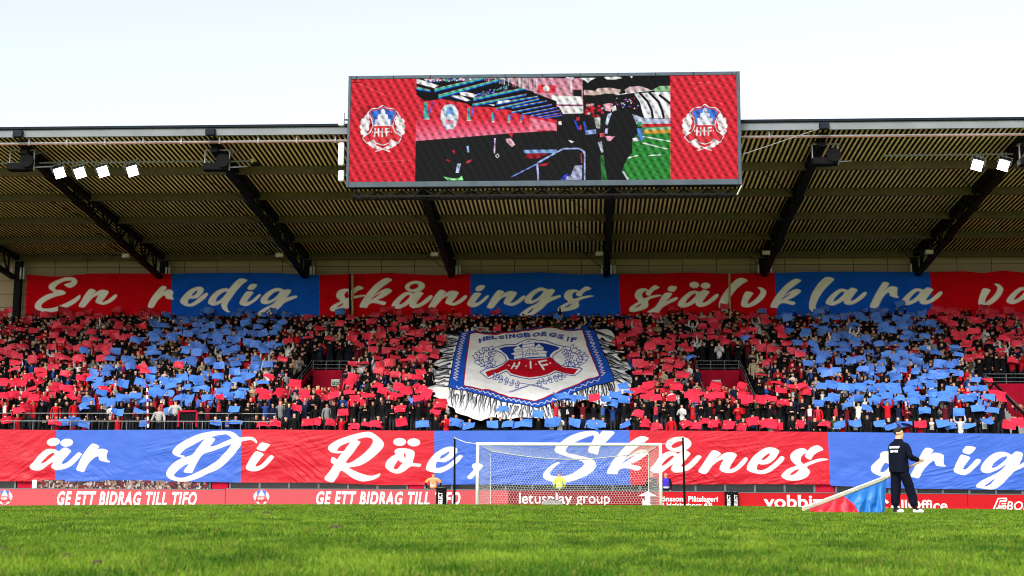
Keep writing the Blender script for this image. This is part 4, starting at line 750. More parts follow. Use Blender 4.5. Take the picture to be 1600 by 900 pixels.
# ------------------------------------------------------------------ giant pennant carried over the crowd
def pennant():
    R6 = lambda s: P(s) / 4.2105 + (640, 480)
    outer = R6('335,150 405,146 450,160 520,178 580,166 700,148 790,140 880,132 960,134 1000,136 1100,138 1160,150 1215,152 1250,250 1300,360 1345,480 1180,530 1010,590 840,660 700,625 520,580 400,555 258,512 290,350 318,230')
    inner = R6('400,170 440,168 490,186 540,186 620,170 740,160 870,150 965,140 1060,156 1135,160 1165,260 1200,350 1245,455 1100,508 950,562 820,612 680,580 520,532 480,536 358,500 380,330')
    fringe = R6('200,150 240,165 330,165 335,150 600,170 900,140 1215,152 1230,148 1300,138 1340,165 1358,205 1340,215 1362,255 1310,262 1400,295 1418,312 1370,322 1440,370 1460,415 1420,430 1465,470 1462,540 1420,560 1380,585 1330,600 1300,650 1230,640 1160,620 1090,640 1060,690 1020,700 960,725 900,735 830,735 760,730 690,735 620,735 560,725 500,735 470,750 430,745 400,735 330,700 300,690 290,660 250,640 240,610 190,600 150,590 165,560 90,555 120,520 170,495 100,445 150,415 190,395 140,385 190,350 215,310 160,275 200,265 250,230 215,215 240,190')
    x0, x1, y0, y1 = 655, 992, 507, 660; st_ = .5
    nx = int((x1 - x0) / st_); ny = int((y1 - y0) / st_); X, Y = np.meshgrid(np.linspace(x0, x1, nx), np.linspace(y0, y1, ny)); sh = X.shape; X = X.ravel(); Y = Y.ravel()
    col = np.empty((X.size, 3)); col[:] = (.86, .86, .85); K = (.012, .012, .016); B_ = (.015, .085, .50); W = (.86, .86, .85); R_ = (.50, .008, .02); GY = (.34, .36, .40); NB = (.012, .05, .34)
    r2 = np.random.RandomState(3)
    # cords of the painted fringe
    segs = [(R6('335,150 258,512'), -1, 34, (-1, .12)), (R6('258,512 840,660'), 1, 60, (-.12, 1)), (R6('840,660 1345,480'), 1, 52, (.22, 1)), (R6('1345,480 1215,152'), 1, 34, (1, .36))]
    for ln, sg, n_, d in segs:
        a, b = ln; d = np.array(d) / np.hypot(*d)
        for j in range(n_):
            p = a + (b - a) * (j + r2.uniform(.1, .9)) / n_; L = r2.uniform(18, 36) * (1.35 if abs(d[0]) > .8 else 1); k_ = r2.uniform(0, 6); s0 = r2.choice([0, 0, 5, 9])
            dd = d + np.array([r2.normal(0, .10), r2.normal(0, .10)]); nrm = np.array([-dd[1], dd[0]])
            q = [p + dd * (s0 + t * (L - s0)) + nrm * (sin(t * 5 + k_) * 1.4) for t in np.linspace(0, 1, 7)]
            paint_line(col, X, Y, np.array(q) + nrm * 1.1, 1.6, GY, st_, True); paint_line(col, X, Y, q, r2.uniform(1.4, 2.8), K, st_, True)
    rim = smooth_poly(fringe, 3); paint_line(col, X, Y, np.concatenate([rim, rim[:1]]), 2.0, K, st_)
    so_ = np.concatenate([outer, outer[:1]]); paint_line(col, X, Y, so_, 2.6, K, st_); paint_polys(col, X, Y, [outer], B_, st_)
    def zig(path, n_, amp):
        path = np.asarray(path); s = np.concatenate([[0], np.cumsum(np.hypot(*np.diff(path, axis=0).T))]); t = np.linspace(0, s[-1], n_ * 2 + 1); p = np.stack([np.interp(t, s, path[:, 0]), np.interp(t, s, path[:, 1])], 1)
        g = np.gradient(p, axis=0); g /= np.hypot(g[:, 0], g[:, 1])[:, None]; nn = np.stack([-g[:, 1], g[:, 0]], 1); p += nn * (amp * ((np.arange(len(p)) % 2) * 2 - 1))[:, None]; paint_line(col, X, Y, p, 1.05, (.7, .68, .64), st_)
    zig(P('726,517 720,540 716,562 711,592'), 17, 3.2); zig(P('713,603 735,606 760,612 800,622 835,632'), 15, 1.9); zig(P('836,632 870,621 905,606 938,594'), 11, 1.9); zig(P('943,588 937,566 927,541 918,518'), 15, 3.0)
    si = np.concatenate([inner, inner[:1]]); paint_line(col, X, Y, si, 4.4, K, st_); paint_line(col, X, Y, si, 3.0, R_, st_); paint_polys(col, X, Y, [inner], W, st_)
    # wording along the arc
    for ch, cx, cy, wd in zip('HELSINGBORGSIF', (753, 763, 772, 783.6, 791.5, 800, 811.5, 824, 838, 851, 863.6, 876, 887.3, 896.2), (532, 529.6, 527.8, 526.3, 525, 524.2, 523.6, 523.3, 523.2, 523.4, 524.2, 526.4, 529.7, 531.5), (10, 8.6, 8.6, 9.6, 3, 9.6, 11.6, 11.5, 12.5, 11.5, 12.2, 11, 3, 8.6)):
        me = text_mesh(ch, 1, .075, 0, 1, 0, res=2); co = np.array([v.co[:2] for v in me.vertices]); mn, mx = co.min(0), co.max(0)
        hh = 7.0; rot = np.arctan((cx - 836) * .0018 * 1.6); sl = -.15 if cx < 836 else .35
        q = (co - (mn + mx) / 2) / (mx - mn) * (wd, -hh); q[:, 0] += -q[:, 1] * sl; q[:, 1] += q[:, 0] * np.tan(rot); q += (cx, cy)
        for f in me.polygons: paint_polys(col, X, Y, [q[list(f.vertices)]], NB, st_)
        bpy.data.meshes.remove(me)
    # shield
    R6s = lambda s: smooth_poly(R6(s), 2)
    sh_ = R6('550,275 590,258 640,242 700,238 735,228 780,212 835,222 870,226 905,228 960,242 1015,260 960,300 938,325 945,352 990,382 1110,408 1132,418 1085,456 1000,430 965,422 915,450 860,468 790,474 715,462 665,445 640,420 605,430 520,465 465,430 500,414 560,400 615,372 640,345 632,312 605,290')
    s2 = np.concatenate([sh_, sh_[:1]]); paint_line(col, X, Y, s2, 2.6, NB, st_); paint_polys(col, X, Y, [sh_], W, st_)
    paint_polys(col, X, Y, [R6('585,272 640,252 705,246 740,238 782,224 835,234 900,240 955,250 990,262 945,292 922,318 928,332 800,340 655,335 640,305 615,288')], NB, st_)
    paint_polys(col, X, Y, [R6('652,338 735,337 800,343 870,340 935,331 962,365 1010,390 1108,414 1080,446 1000,424 960,416 910,444 860,460 790,466 720,456 668,438 638,410 600,422 515,456 497,430 560,410 612,380')], R_, st_)
    paint_polys(col, X, Y, [R6('686,330 690,305 665,295 692,284 683,265 714,246 738,262 742,235 820,226 826,262 850,242 882,268 876,285 908,292 898,304 900,330')], W, st_)
    for s_ in ('690,305 740,303', '694,284 738,282', '700,268 735,266', '745,245 820,238', '745,262 822,258', '742,325 742,300 790,270 845,300 845,325', '760,322 778,285', '790,320 790,280', '820,322 806,285', '835,285 880,283', '838,268 870,266', '850,305 898,304', '700,325 735,325', '850,325 895,325', '742,308 845,305', '742,318 845,316', '742,235 742,300', '822,228 826,290'): paint_line(col, X, Y, R6(s_), .75, NB, st_)
    for s_ in ('690,360 670,406', '722,356 700,406', '680,384 712,380', '795,357 797,402', '850,362 884,412', '850,362 900,354', '866,388 906,379'): paint_line(col, X, Y, R6(s_), 2.5, W, st_)
    for s_ in ('650,378 656,378', '763,378 769,378', '828,378 834,378', '922,370 928,370'): paint_line(col, X, Y, R6(s_), 1.4, W, st_)
    # ears of corn drawn in blue outline
    def ear(path, n_, size, dirn):
        path = R6(path); s = np.linspace(0, len(path) - 1, n_); c = np.stack([np.interp(s, np.arange(len(path)), path[:, 0]), np.interp(s, np.arange(len(path)), path[:, 1])], 1)
        for j, p in enumerate(c):
            for m_ in (-1, 0, 1):
                an = dirn + m_ * .9 + r2.normal(0, .15); L = size * r2.uniform(.8, 1.15); e1 = np.array([cos(an), sin(an) * .75]); e2 = np.array([-e1[1], e1[0]])
                lf = np.array([p, p + e1 * L * .35 + e2 * L * .26, p + e1 * L * .7 + e2 * L * .2, p + e1 * L, p + e1 * L * .62 - e2 * L * .22, p + e1 * L * .3 - e2 * L * .24])
                paint_polys(col, X, Y, [smooth_poly(lf, 2)], W, st_); paint_line(col, X, Y, np.concatenate([lf, lf[:1]]), .95, NB, st_)
    ear('515,400 475,385 455,350 475,315 520,290', 8, 11, -1.9); ear('545,395 520,350 540,300', 5, 8.5, -1.2)
    ear('1085,395 1125,380 1140,345 1105,310 1060,285', 8, 11, -1.25); ear('1045,385 1060,340 1035,300', 5, 8.5, -1.9)
    ear('720,510 660,490 600,465 570,452', 6, 8, 3.5); ear('840,510 900,490 960,468 1000,448', 6, 8, -.35)
    for s_ in ('655,540 760,524 860,505', '660,546 780,524', '920,536 820,520 720,500', '915,542 800,522'): paint_line(col, X, Y, R6(s_), .9, NB, st_)
    # cloth on the slope above the heads
    p = on_plane(X, Y, 72.3, 4.41, .471); wv = fbm(p[:, 0] * .45, p[:, 1] * .45, 4, 6); nrm = np.array([0, -SL, 1]) / np.hypot(SL, 1); lift = (wv - .45) * .55 + .07 * np.sin(p[:, 0] * 2.1 + fbm(p[:, 0], p[:, 1], 2, 9) * 5)
    p = p + nrm * lift[:, None] * .6
    ins = inside(rim, X, Y) | inside(outer, X, Y); i = np.arange(X.size).reshape(sh); q = np.stack([i[:-1, :-1], i[1:, :-1], i[1:, 1:], i[:-1, 1:]], -1).reshape(-1, 4); q = q[ins[q].all(1)]
    used = np.unique(q); re = np.full(X.size, -1); re[used] = np.arange(len(used))
    o = link('giant_pennant', mesh_np('giant_pennant', p[used], re[q], col=col[used], smooth=True), None, M['pennant'])
    tag(o, 'giant white and blue club pennant with shield and painted fringe over the crowd', 'pennant'); return rim
PEN_RIM = pennant()

# ================================================================== goal
GY_ = 56.0; gl = at(745.5, 789, GY_)[0]; gr = gl + 7.44; gz = float(ground_z(0, 56)); GH = 2.46
go = empty('goal', ((gl + gr) / 2, GY_, gz)); tag(go, 'white football goal with sagging hexagonal net in front of the boards', 'goal')
def gp(name, mb, m, **kw):
    o = mb.build(name, m, go, **kw); o.matrix_parent_inverse = Matrix.Translation(-Vector(go.location)); return o
for x in (gl, gr): gp('post', MB().tube([(x, GY_, gz - .1), (x, GY_, gz + GH)], .065, 14), M['white_paint'], smooth=True)
gp('crossbar', MB().tube([(gl - .06, GY_, gz + GH), (gr + .06, GY_, gz + GH)], .065, 14), M['white_paint'], smooth=True)
def netpt(s, t):      # s across 0..1, t along: 0 crossbar, .45 back top edge, 1 ground behind
    sag = sin(pi * s) * .34; d = 2.0
    if t < .45: q = t / .45; y = GY_ + d * q; z = GH - (.22 + sag) * q ** .8
    else: q = (t - .45) / .55; y = GY_ + d + .1 * sin(pi * q); z = (GH - .22 - sag) * (1 - q)
    ins = .40 * min(t / .45, 1) * (1 - 2 * s); return (gl + (gr - gl) * s + ins, y, gz + z)
def hexnet(w_, h_, c, fmap, r, name):
    mb = MB(); ed = set(); a = c / math.sqrt(3); nx = int(w_ / c) + 1; ny = int(h_ / (1.5 * a)) + 1
    for j in range(ny):
        for i in range(nx):
            cx = (i + .5 * (j % 2)) * c; cy = j * 1.5 * a
            v = [(round(cx + a * cos(pi / 6 + k_ * pi / 3), 4), round(cy + a * sin(pi / 6 + k_ * pi / 3), 4)) for k_ in range(6)]
            for k_ in range(6): ed.add(tuple(sorted((v[k_], v[(k_ + 1) % 6]))))
    for p, q in ed:
        if min(p[0], q[0]) < -.001 or max(p[0], q[0]) > w_ or min(p[1], q[1]) < -.001 or max(p[1], q[1]) > h_: continue
        A = Vector(fmap(*p)); B = Vector(fmap(*q)); d = (B - A); 
        if d.length < 1e-4: continue
        u = Vector((0, -1, .2)); x = d.cross(u).normalized() * r; y = d.cross(x).normalized() * r
        o = len(mb.v); mb.v += [tuple(A + x), tuple(A - x * .5 + y * .86), tuple(A - x * .5 - y * .86), tuple(B + x), tuple(B - x * .5 + y * .86), tuple(B - x * .5 - y * .86)]
        mb.f += [(o, o + 1, o + 4, o + 3), (o + 1, o + 2, o + 5, o + 4), (o + 2, o, o + 3, o + 5)]
    return mb
hx = .128
HL = 1.9 + GH
gp('net', hexnet(7.44, HL, hx, lambda x, y: netpt(min(x / 7.44, 1), min(y / HL, 1)), .0052, 'net'), M['net'])
for s_ in (0, 1):
    sg = 1 if s_ == 0 else -1; xx = gl if s_ == 0 else gr
    gp('side_net', hexnet(2.0, GH - .05, hx, lambda x, y: (xx + sg * .40 * x / 2.0, GY_ + x, gz + y * (1 - .1 * x / 2.0)), .0052, 'n'), M['net'])
mb = MB(); mb.tube([netpt(s / 30, .45) for s in range(31)], .022, 6); mb.tube([netpt(s / 30, .44) for s in range(31)], .014, 6); mb.tube([netpt(0, .2 + .79 * t / 12) for t in range(13)], .016, 5); mb.tube([netpt(1, .2 + .79 * t / 12) for t in range(13)], .016, 5)
gp('net_edge_rope', mb, M['net'])
for (px, y0, y1, s_, lab) in ((710, 684.5, 789, 0, 'thin dark net pole standing left of the goal'), (1067, 683.5, 791, 1, 'thin dark net pole standing right of the goal')):
    Y = 58.6; a = at(px + (3 if s_ else 0), y1 + 1, Y); b = at(px - (0 if s_ else -.5), y0, Y); r_ = empty('net_pole', (a[0], Y, a[2])); tag(r_, lab, 'pole', 'poles holding the goal net')
    def pp_(name, mb, m):
        o = mb.build(name, m, r_); o.matrix_parent_inverse = Matrix.Translation(-Vector(r_.location)); return o
    pp_('shaft', MB().tube([a - np.array([0, 0, .1]), (a + b) / 2, b], [.05, .045, .04], 8), M['black_plastic']); pp_('cap', MB().tube([b, b + np.array([0, 0, .05])], .05, 8), M['wood'])
    e = Vector(((gl if s_ == 0 else gr), GY_, gz + GH)); pp_('cord', MB().tube([tuple(b), tuple(Vector(b) * .5 + e * .5 - Vector((0, 0, .06))), tuple(e)], .018, 5), M['net'])

# ================================================================== advertising boards
BY = 63.5
def board(x0, x1, y0, y1, m, label):
    a = at(x0, 792, BY); b = at(x1, y1, BY); zt0 = at(x0, y0, BY)[2]; e = empty('advertising_board', ((a[0] + b[0]) / 2, BY, -.5)); tag(e, label, 'advertising board', 'advertising boards behind the goal')
    zt = (zt0 + b[2]) / 2
    def f(name, mb, m_, **kw):
        o = mb.build(name, m_, e, **kw); o.matrix_parent_inverse = Matrix.Translation(-Vector(e.location)); return o
    f('face', MB().box(a[0] + .006, b[0] - .006, BY, BY + .10, -.45, zt - .035), m); f('top_rail', MB().box(a[0] + .004, b[0] - .004, BY - .015, BY + .13, zt - .034, zt), M['steel_teal'])
    mb = MB(); n_ = max(2, int((b[0] - a[0]) / 2.2))
    for j in range(n_): x = a[0] + .3 + (b[0] - a[0] - .6) * j / (n_ - 1); mb.bar((x, BY + .10, zt - .2), (x, BY + .75, -.5), .05)
    f('brace', mb, M['steel_teal']); return e
def words_on(e, body, x0, x1, y0, y1, bold=0.0, shear=0.0, m='letter', Y=BY, vertical=False, space=1.0):
    me = text_mesh(body, 1, bold, shear, 1, .004, space=space); a = at(x0, y1, Y); b = at(x1, y0, Y)
    if vertical: fit_text(me, b[2] - a[2], b[0] - a[0])
    else: fit_text(me, b[0] - a[0], b[2] - a[2])
    o = link('lettering', me, e, M[m]); R_ = Matrix.Rotation(radians(90), 4, 'X')
    if vertical: R_ = R_ @ Matrix.Rotation(radians(90), 4, 'Z'); loc = Vector((b[0], Y - .008, a[2]))
    else: loc = Vector((a[0], Y - .008, a[2]))
    o.matrix_parent_inverse = Matrix.Translation(-Vector(e.location)); o.matrix_basis = Matrix.Translation(loc) @ R_; o['label'] = 'white lettering ' + body; return o
def board_crest(e, px, py, s):
    st_ = .5; r_ = 46 * s; xx, yy = np.meshgrid(np.arange(px - r_, px + r_, st_), np.arange(py - r_, py + r_, st_)); sh = xx.shape; X = xx.ravel(); Y = yy.ravel(); col = np.full((X.size, 3), -1.0); col2 = col.copy()
    crest(col, X, Y, px, py, s, st_); ok = col[:, 0] > -.2; col = np.clip(col, 0, 1) * .82
    p = at(X, Y, np.full(X.size, BY - .006)); i = np.arange(X.size).reshape(sh); q = np.stack([i[:-1, :-1], i[1:, :-1], i[1:, 1:], i[:-1, 1:]], -1).reshape(-1, 4); q = q[ok[q].all(1)]
    o = link('crest', mesh_np('crest', p, q, col=col), e, M['pennant']); o.matrix_parent_inverse = Matrix.Translation(-Vector(e.location))
def led(name, c, e_):
    m, n_, b = base_mat(name); b.inputs['Base Color'].default_value = (*c, 1); b.inputs['Roughness'].default_value = .35; b.inputs['Emission Color'].default_value = (*lin(232, 84, 92), 1); b.inputs['Emission Strength'].default_value = e_; return m
M['board_led'] = led('lit_red_board', (.24, .02, .03), .24)
M['board_dark'] = mat('dark_red_board', (.20, .005, .012), .5, 0, .1, .8, spec=.12); M['board_red'] = mat('red_board', (.42, .006, .012), .5, 0, .08, .8, spec=.12)
e = board(-175, 352, 763, 763, M['board_led'], 'lit coral red board at the far left reading GE ETT BIDRAG TILL TIFO')
words_on(e, 'GE ETT BIDRAG TILL TIFO', 89, 308, 768.5, 789.5, .034, .22, space=1.16); board_crest(e, 7, 777, .36)
e = board(352, 794, 763, 764.5, M['board_led'], 'lit coral red board with GE ETT BIDRAG TILL TIFO, partly behind a black post')
words_on(e, 'GE ETT BIDRAG TILL TIFO', 494, 719.5, 768.5, 789.2, .034, .22, space=1.16); board_crest(e, 408.5, 777, .36)
e = board(794, 1026, 765, 766.5, M['board_dark'], 'dark red board behind the goal net reading letusplay group')
for t_, x0, x1, y0, y1, bd in (('let', 811, 833.5, 770, 787, .012), ('us', 835.5, 854, 775.5, 787, 0.0), ('play', 856, 894, 770, 792, .012), ('group', 900.5, 953, 775.5, 792, 0.0)): words_on(e, t_, x0, x1, y0, y1, bd)
mb = MB(); pl = [P('997,775 1012,767.5 1026,775 1016,775 1016,786 1008,780 1008,775'), P('1004,779 1009,783 1009,791 1004,791'), P('1009,781 1020,791 1012,791 1006.5,785')]
for j, p_ in enumerate(pl):
    w3 = [at(x, y, BY - .006 - .002 * j) for x, y in p_]; n_ = len(w3); mb.add([tuple(v) for v in w3] + [(v[0], v[1] + .004, v[2]) for v in w3], [tuple(range(n_)), tuple(range(n_, 2 * n_))[::-1]] + [(i, (i + 1) % n_, n_ + (i + 1) % n_, n_ + i) for i in range(n_)])
o = mb.build('arrow_logo', M['letter'], e); o.matrix_parent_inverse = Matrix.Translation(-Vector(e.location))
e = board(1026, 1133, 767, 767.5, M['board_red'], 'bright red board right of the goal reading Jönssons Plåtslageri i Helsingborg AB')
words_on(e, 'Jönssons Plåtslageri', 1030, 1121.5, 775.5, 786, .022); words_on(e, 'i Helsingborg AB', 1036, 1113, 785.8, 794, .022)
e = board(1154, 1340, 768.5, 770, M['board_red'], 'bright red board between black posts and trailing flag reading vobbiz'); words_on(e, 'vobbiz', 1193.5, 1285, 773.5, 794, .02)
e = board(1340, 1512, 770, 771, M['board_red'], 'bright red board behind the flag bearer reading AllOffice'); words_on(e, 'AllOffice', 1390, 1480, 781, 797.5, .016)
mb = MB(); ring = [tuple(at(1380 + 8 * cos(t), 790 + 8 * sin(t), BY - .012)) for t in np.linspace(.5, 2 * pi - .5, 22)]; mb.tube(ring, .07, 6); o = mb.build('ring_logo', M['letter'], e); o.matrix_parent_inverse = Matrix.Translation(-Vector(e.location))
e = board(1512, 1790, 771.5, 772.5, M['board_red'], 'bright red board at the far right with a folded white logo'); words_on(e, 'BOR', 1573, 1609, 783.5, 797, .012, .2)
mb = MB()
for ln in ('1573,779 1560,779 1552,797', '1573,783 1563,783 1560,791 1572,791', '1573,779 1572,783', '1572,787 1565,787', '1556,797 1558,794 1568,794 1566,801', '1572,791 1569,801'):
    q = P(ln); mb.tube([tuple(at(x, y, BY - .012)) for x, y in q], .035, 4)
o = mb.build('folded_logo', M['letter'], e); o.matrix_parent_inverse = Matrix.Translation(-Vector(e.location))
for (x0, x1, y0, Y, tx, lab) in ((681, 697, 762, 62.6, (684.5, 691.5), 'black post reading SELECT standing before the second TIFO text'), (1133.3, 1143, 768, 63.2, (1136, 1141), 'black post reading SELECT, nearer the goal of the adjoining pair'), (1144.5, 1153.5, 768.5, 63.2, (1147.5, 1152), 'black post reading SELECT, beside the vobbiz board')):
    a = at(x0, 792, Y); b = at(x1, y0, Y); e = empty('ball_post', ((a[0] + b[0]) / 2, Y, -.4)); tag(e, lab, 'post', 'black SELECT posts')
    o = MB().box(a[0], b[0], Y, Y + .3, -.4, b[2]).build('body', M['black_plastic'], e, bevel=.03); o.matrix_parent_inverse = Matrix.Translation(-Vector(e.location))
    o = MB().tube([((a[0] + b[0]) / 2, Y + .15, b[2] - .005), ((a[0] + b[0]) / 2, Y + .15, b[2] + .03)], (b[0] - a[0]) * .38, 14).build('ball_cup', M['steel_teal'], e); o.matrix_parent_inverse = Matrix.Translation(-Vector(e.location))
    words_on(e, 'SELECT', tx[0], tx[1], 769.5 if x0 < 700 else 773, 788.5 if x0 < 700 else 792, .03, Y=Y - .001, vertical=True)
# dark bag in front of the letusplay board
c = at(863, 789, 61.8); bm = bmesh.new(); bmesh.ops.create_uvsphere(bm, u_segments=20, v_segments=12, radius=.5)
for v in bm.verts: v.co.x *= 1.0; v.co.y *= .5; v.co.z = max(v.co.z, -.15) * .62 + .05 * vnoise(v.co.x * 5, v.co.y * 5, 2)
me = bpy.data.meshes.new('body'); bm.to_mesh(me); bm.free(); me.polygons.foreach_set('use_smooth', [True] * len(me.polygons))
e = empty('sports_bag', (c[0], c[1], float(ground_z(c[0], c[1])))); tag(e, 'grey and black bag lying before the letusplay board', 'bag'); link('body', me, e, mat('bag_cloth', (.20, .19, .18), .85, 0, .6, 6), (0, 0, .09)); link('handle', MB().tube([(-.2, -.1, .3), (-.1, -.12, .42), (.1, -.12, .42), (.2, -.1, .3)], .02, 6).mesh('handle'), e, M['black_plastic'])
#==PART4==
# ================================================================== people
def skin_body(verts, edges, sub, smooth_=True):
    """One continuous skinned surface round a skeleton; returns vertex array, polygon list, and the nearest bone of each vertex."""
    names = list(verts); idx = {n: i for i, n in enumerate(names)}; me = bpy.data.meshes.new('body_base')
    me.from_pydata([verts[n][0] for n in names], [(idx[a], idx[b]) for a, b in edges], []); o = bpy.data.objects.new('body_base', me); COL.objects.link(o)
    md = o.modifiers.new('skin', 'SKIN'); md.use_smooth_shade = True
    for i, n in enumerate(names):
        r = verts[n][1]; r = r if isinstance(r, tuple) else (r, r); sv = me.skin_vertices[0].data[i]; sv.radius = r; sv.use_root = (i == 0)
    if sub: s_ = o.modifiers.new('sub', 'SUBSURF'); s_.levels = sub; s_.render_levels = sub
    dg = bpy.context.evaluated_depsgraph_get(); dg.update(); m2 = bpy.data.meshes.new_from_object(o.evaluated_get(dg), depsgraph=dg)
    co = np.empty(len(m2.vertices) * 3, np.float32); m2.vertices.foreach_get('co', co); co = co.reshape(-1, 3).astype(float); polys = [tuple(p.vertices) for p in m2.polygons]
    bpy.data.objects.remove(o); bpy.data.meshes.remove(me); bpy.data.meshes.remove(m2)
    best = np.full(len(co), 1e9); who = np.zeros(len(co), int)
    for j, (a, b) in enumerate(edges):
        A = np.array(verts[a][0], float); B = np.array(verts[b][0], float); ra = np.mean(verts[a][1]); rb = np.mean(verts[b][1]); d = B - A
        t = np.clip(((co - A) @ d) / max(d @ d, 1e-9), 0, 1); dist = np.linalg.norm(co - A - t[:, None] * d, axis=1) - (ra + (rb - ra) * t)
        k_ = dist < best; best[k_] = dist[k_]; who[k_] = j
    return co, polys, who
def body_skeleton(arms, lean=0.0, stance=.09, head_turn=0.0, sit=False):
    L = lean
    v = {'pelvis': ((0, 0, .93), (.155, .115)), 'waist': ((0, -.01 - L * .3, 1.10), (.145, .105)), 'chest': ((0, -.02 - L * .7, 1.30), (.175, .12)), 'collar': ((0, -.01 - L, 1.43), (.12, .085)),
         'neck': ((0, -.02 - L * 1.1, 1.50), (.055, .058)), 'jaw': ((head_turn * .02, -.045 - L * 1.2, 1.575), (.070, .084)), 'crown': ((0, -.024 - L * 1.2, 1.660), (.092, .106)), 'top': ((0, -.018 - L * 1.2, 1.705), (.062, .074))}
    e = [('pelvis', 'waist'), ('waist', 'chest'), ('chest', 'collar'), ('collar', 'neck'), ('neck', 'jaw'), ('jaw', 'crown'), ('crown', 'top')]
    for s, sd in ((1, 'l'), (-1, 'r')):
        a = arms[0 if s == 1 else 1]; sh, el, wr, ha = a
        f = lambda p: (p[0] * s, p[1] - L * .8, p[2])
        v['sh' + sd] = (f(sh), .068); v['el' + sd] = (f(el), .050); v['wr' + sd] = (f(wr), .036); v['ha' + sd] = (f(ha), (.034, .044))
        e += [('collar', 'sh' + sd), ('sh' + sd, 'el' + sd), ('el' + sd, 'wr' + sd), ('wr' + sd, 'ha' + sd)]
        v['hip' + sd] = ((.095 * s, 0, .86), .095); v['kn' + sd] = (((stance + .01) * s, -.02, .48), .068); v['an' + sd] = (((stance + .01) * s, .02, .08), .048); v['ft' + sd] = (((stance + .02) * s, -.13, .04), (.045, .04))
        e += [('pelvis', 'hip' + sd), ('hip' + sd, 'kn' + sd), ('kn' + sd, 'an' + sd), ('an' + sd, 'ft' + sd)]
    return v, e
A_DOWN = ((.19, 0, 1.40), (.25, .02, 1.13), (.24, -.09, .90), (.24, -.11, .82))
A_HIGH = ((.19, -.02, 1.43), (.28, -.17, 1.55), (.245, -.26, 1.80), (.235, -.27, 1.88))
A_FRONT = ((.19, -.01, 1.40), (.27, -.17, 1.20), (.235, -.38, 1.33), (.23, -.40, 1.40))
A_CLAP = ((.19, -.01, 1.40), (.25, -.12, 1.13), (.07, -.30, 1.30), (.02, -.33, 1.36))
A_UP = ((.19, -.01, 1.43), (.27, -.08, 1.66), (.22, -.12, 1.92), (.21, -.12, 2.0))
A_CROSS = ((.19, 0, 1.40), (.25, -.08, 1.14), (.02, -.22, 1.18), (-.06, -.22, 1.20))
A_RAIL = ((.19, -.01, 1.40), (.28, -.20, 1.18), (.18, -.42, 1.06), (.12, -.46, 1.05))
POSES = [('arms down', (A_DOWN, A_DOWN), 0), ('holding a card up', (A_HIGH, A_HIGH), 0), ('hands clasped', (A_CLAP, A_CLAP), .02), ('one arm raised', (A_UP, A_DOWN), 0), ('holding a card in front', (A_FRONT, A_FRONT), 0), ('arms crossed', (A_CROSS, A_CROSS), 0), ('leaning on the rail', (A_RAIL, A_RAIL), .10)]
def regions(co, who, edges, bald=False):                     # 0 skin 1 hair 2 shirt 3 trousers
    r = np.full(len(co), 2)
    for j, (a, b) in enumerate(edges):
        s = who == j
        if a[:2] == 'wr' or b == 'jaw' or a in ('jaw', 'crown') or (a == 'collar' and b == 'neck'): r[s] = 0
        if (a == 'collar' and b == 'neck'): r[s & (co[:, 2] < 1.475)] = 2
        if a[:3] == 'hip' or a[:2] in ('kn', 'an') or b[:3] == 'hip': r[s] = 3
    head = np.isin(who, [j for j, (a, b) in enumerate(edges) if a in ('jaw', 'crown')])
    cy = co[head][:, 1].mean() if head.any() else 0
    zt = co[head][:, 2].max(); hy = co[head][:, 1]; hy0, hy1 = hy.min(), hy.max()
    fr_ = (co[:, 1] - hy0) / (hy1 - hy0); r[head & ((co[:, 2] > zt - .055) | ((fr_ > .50) & (co[:, 2] > 1.545)))] = 1
    return r
TPL = []
for nm, arms, lean in POSES:
    v, e = body_skeleton(arms, lean); lo = skin_body(v, e, 0); hi = skin_body(v, e, 1)
    TPL.append((nm, (lo[0], lo[1], regions(lo[0], lo[2], e)), (hi[0], hi[1], regions(hi[0], hi[2], e))))
SKINS = [lin(206, 150, 122), lin(186, 126, 98), lin(222, 168, 140), lin(112, 70, 48)]
HAIRS = [(.015, .010, .008), (.035, .018, .009), (.10, .055, .02), (.30, .19, .08), (.16, .15, .14)]
def solid(name, c, rough=.7):
    m, n_, b = base_mat(name); b.inputs['Base Color'].default_value = (*c, 1); b.inputs['Roughness'].default_value = rough; add_bump(n_, b, 40, .2); return m
M['skins'] = [solid('skin_tone', c, .5) for c in SKINS]; M['hairs'] = [solid('hair_tone', c, .6) for c in HAIRS]; M['scarfs'] = [solid('scarf', (.42, .015, .03), .9), solid('scarf', (.03, .08, .38), .9), solid('scarf', (.55, .55, .55), .9)]; M['dark_trousers'] = solid('trousers', (.012, .013, .018), .9)
HI_MESH = {}
def person_mesh(pose, sk, ha, sc=0):
    key = (pose, sk, ha, sc)
    if key not in HI_MESH:
        co, polys, reg = TPL[pose][2]; me = bpy.data.meshes.new('person'); me.from_pydata(co.tolist(), [], polys); me.update()
        for m in (M['skins'][sk], M['hairs'][ha], M['shirt'], M['dark_trousers']): me.materials.append(m)
        mi = [int(np.bincount(reg[list(p)], minlength=4).argmax()) for p in polys]
        if sc:
            me.materials.append(M['scarfs'][sc - 1]); pc = np.array([co[list(p)].mean(0) for p in polys])
            for j, c_ in enumerate(pc):
                if mi[j] == 2 and ((.025 < abs(c_[0]) < .085 and c_[1] < -.05 and 1.1 < c_[2] < 1.46) or (1.415 < c_[2] < 1.5 and abs(c_[0]) < .12)): mi[j] = 4
        me.polygons.foreach_set('material_index', mi); me.polygons.foreach_set('use_smooth', [True] * len(polys)); me.update(); HI_MESH[key] = me
    return HI_MESH[key]
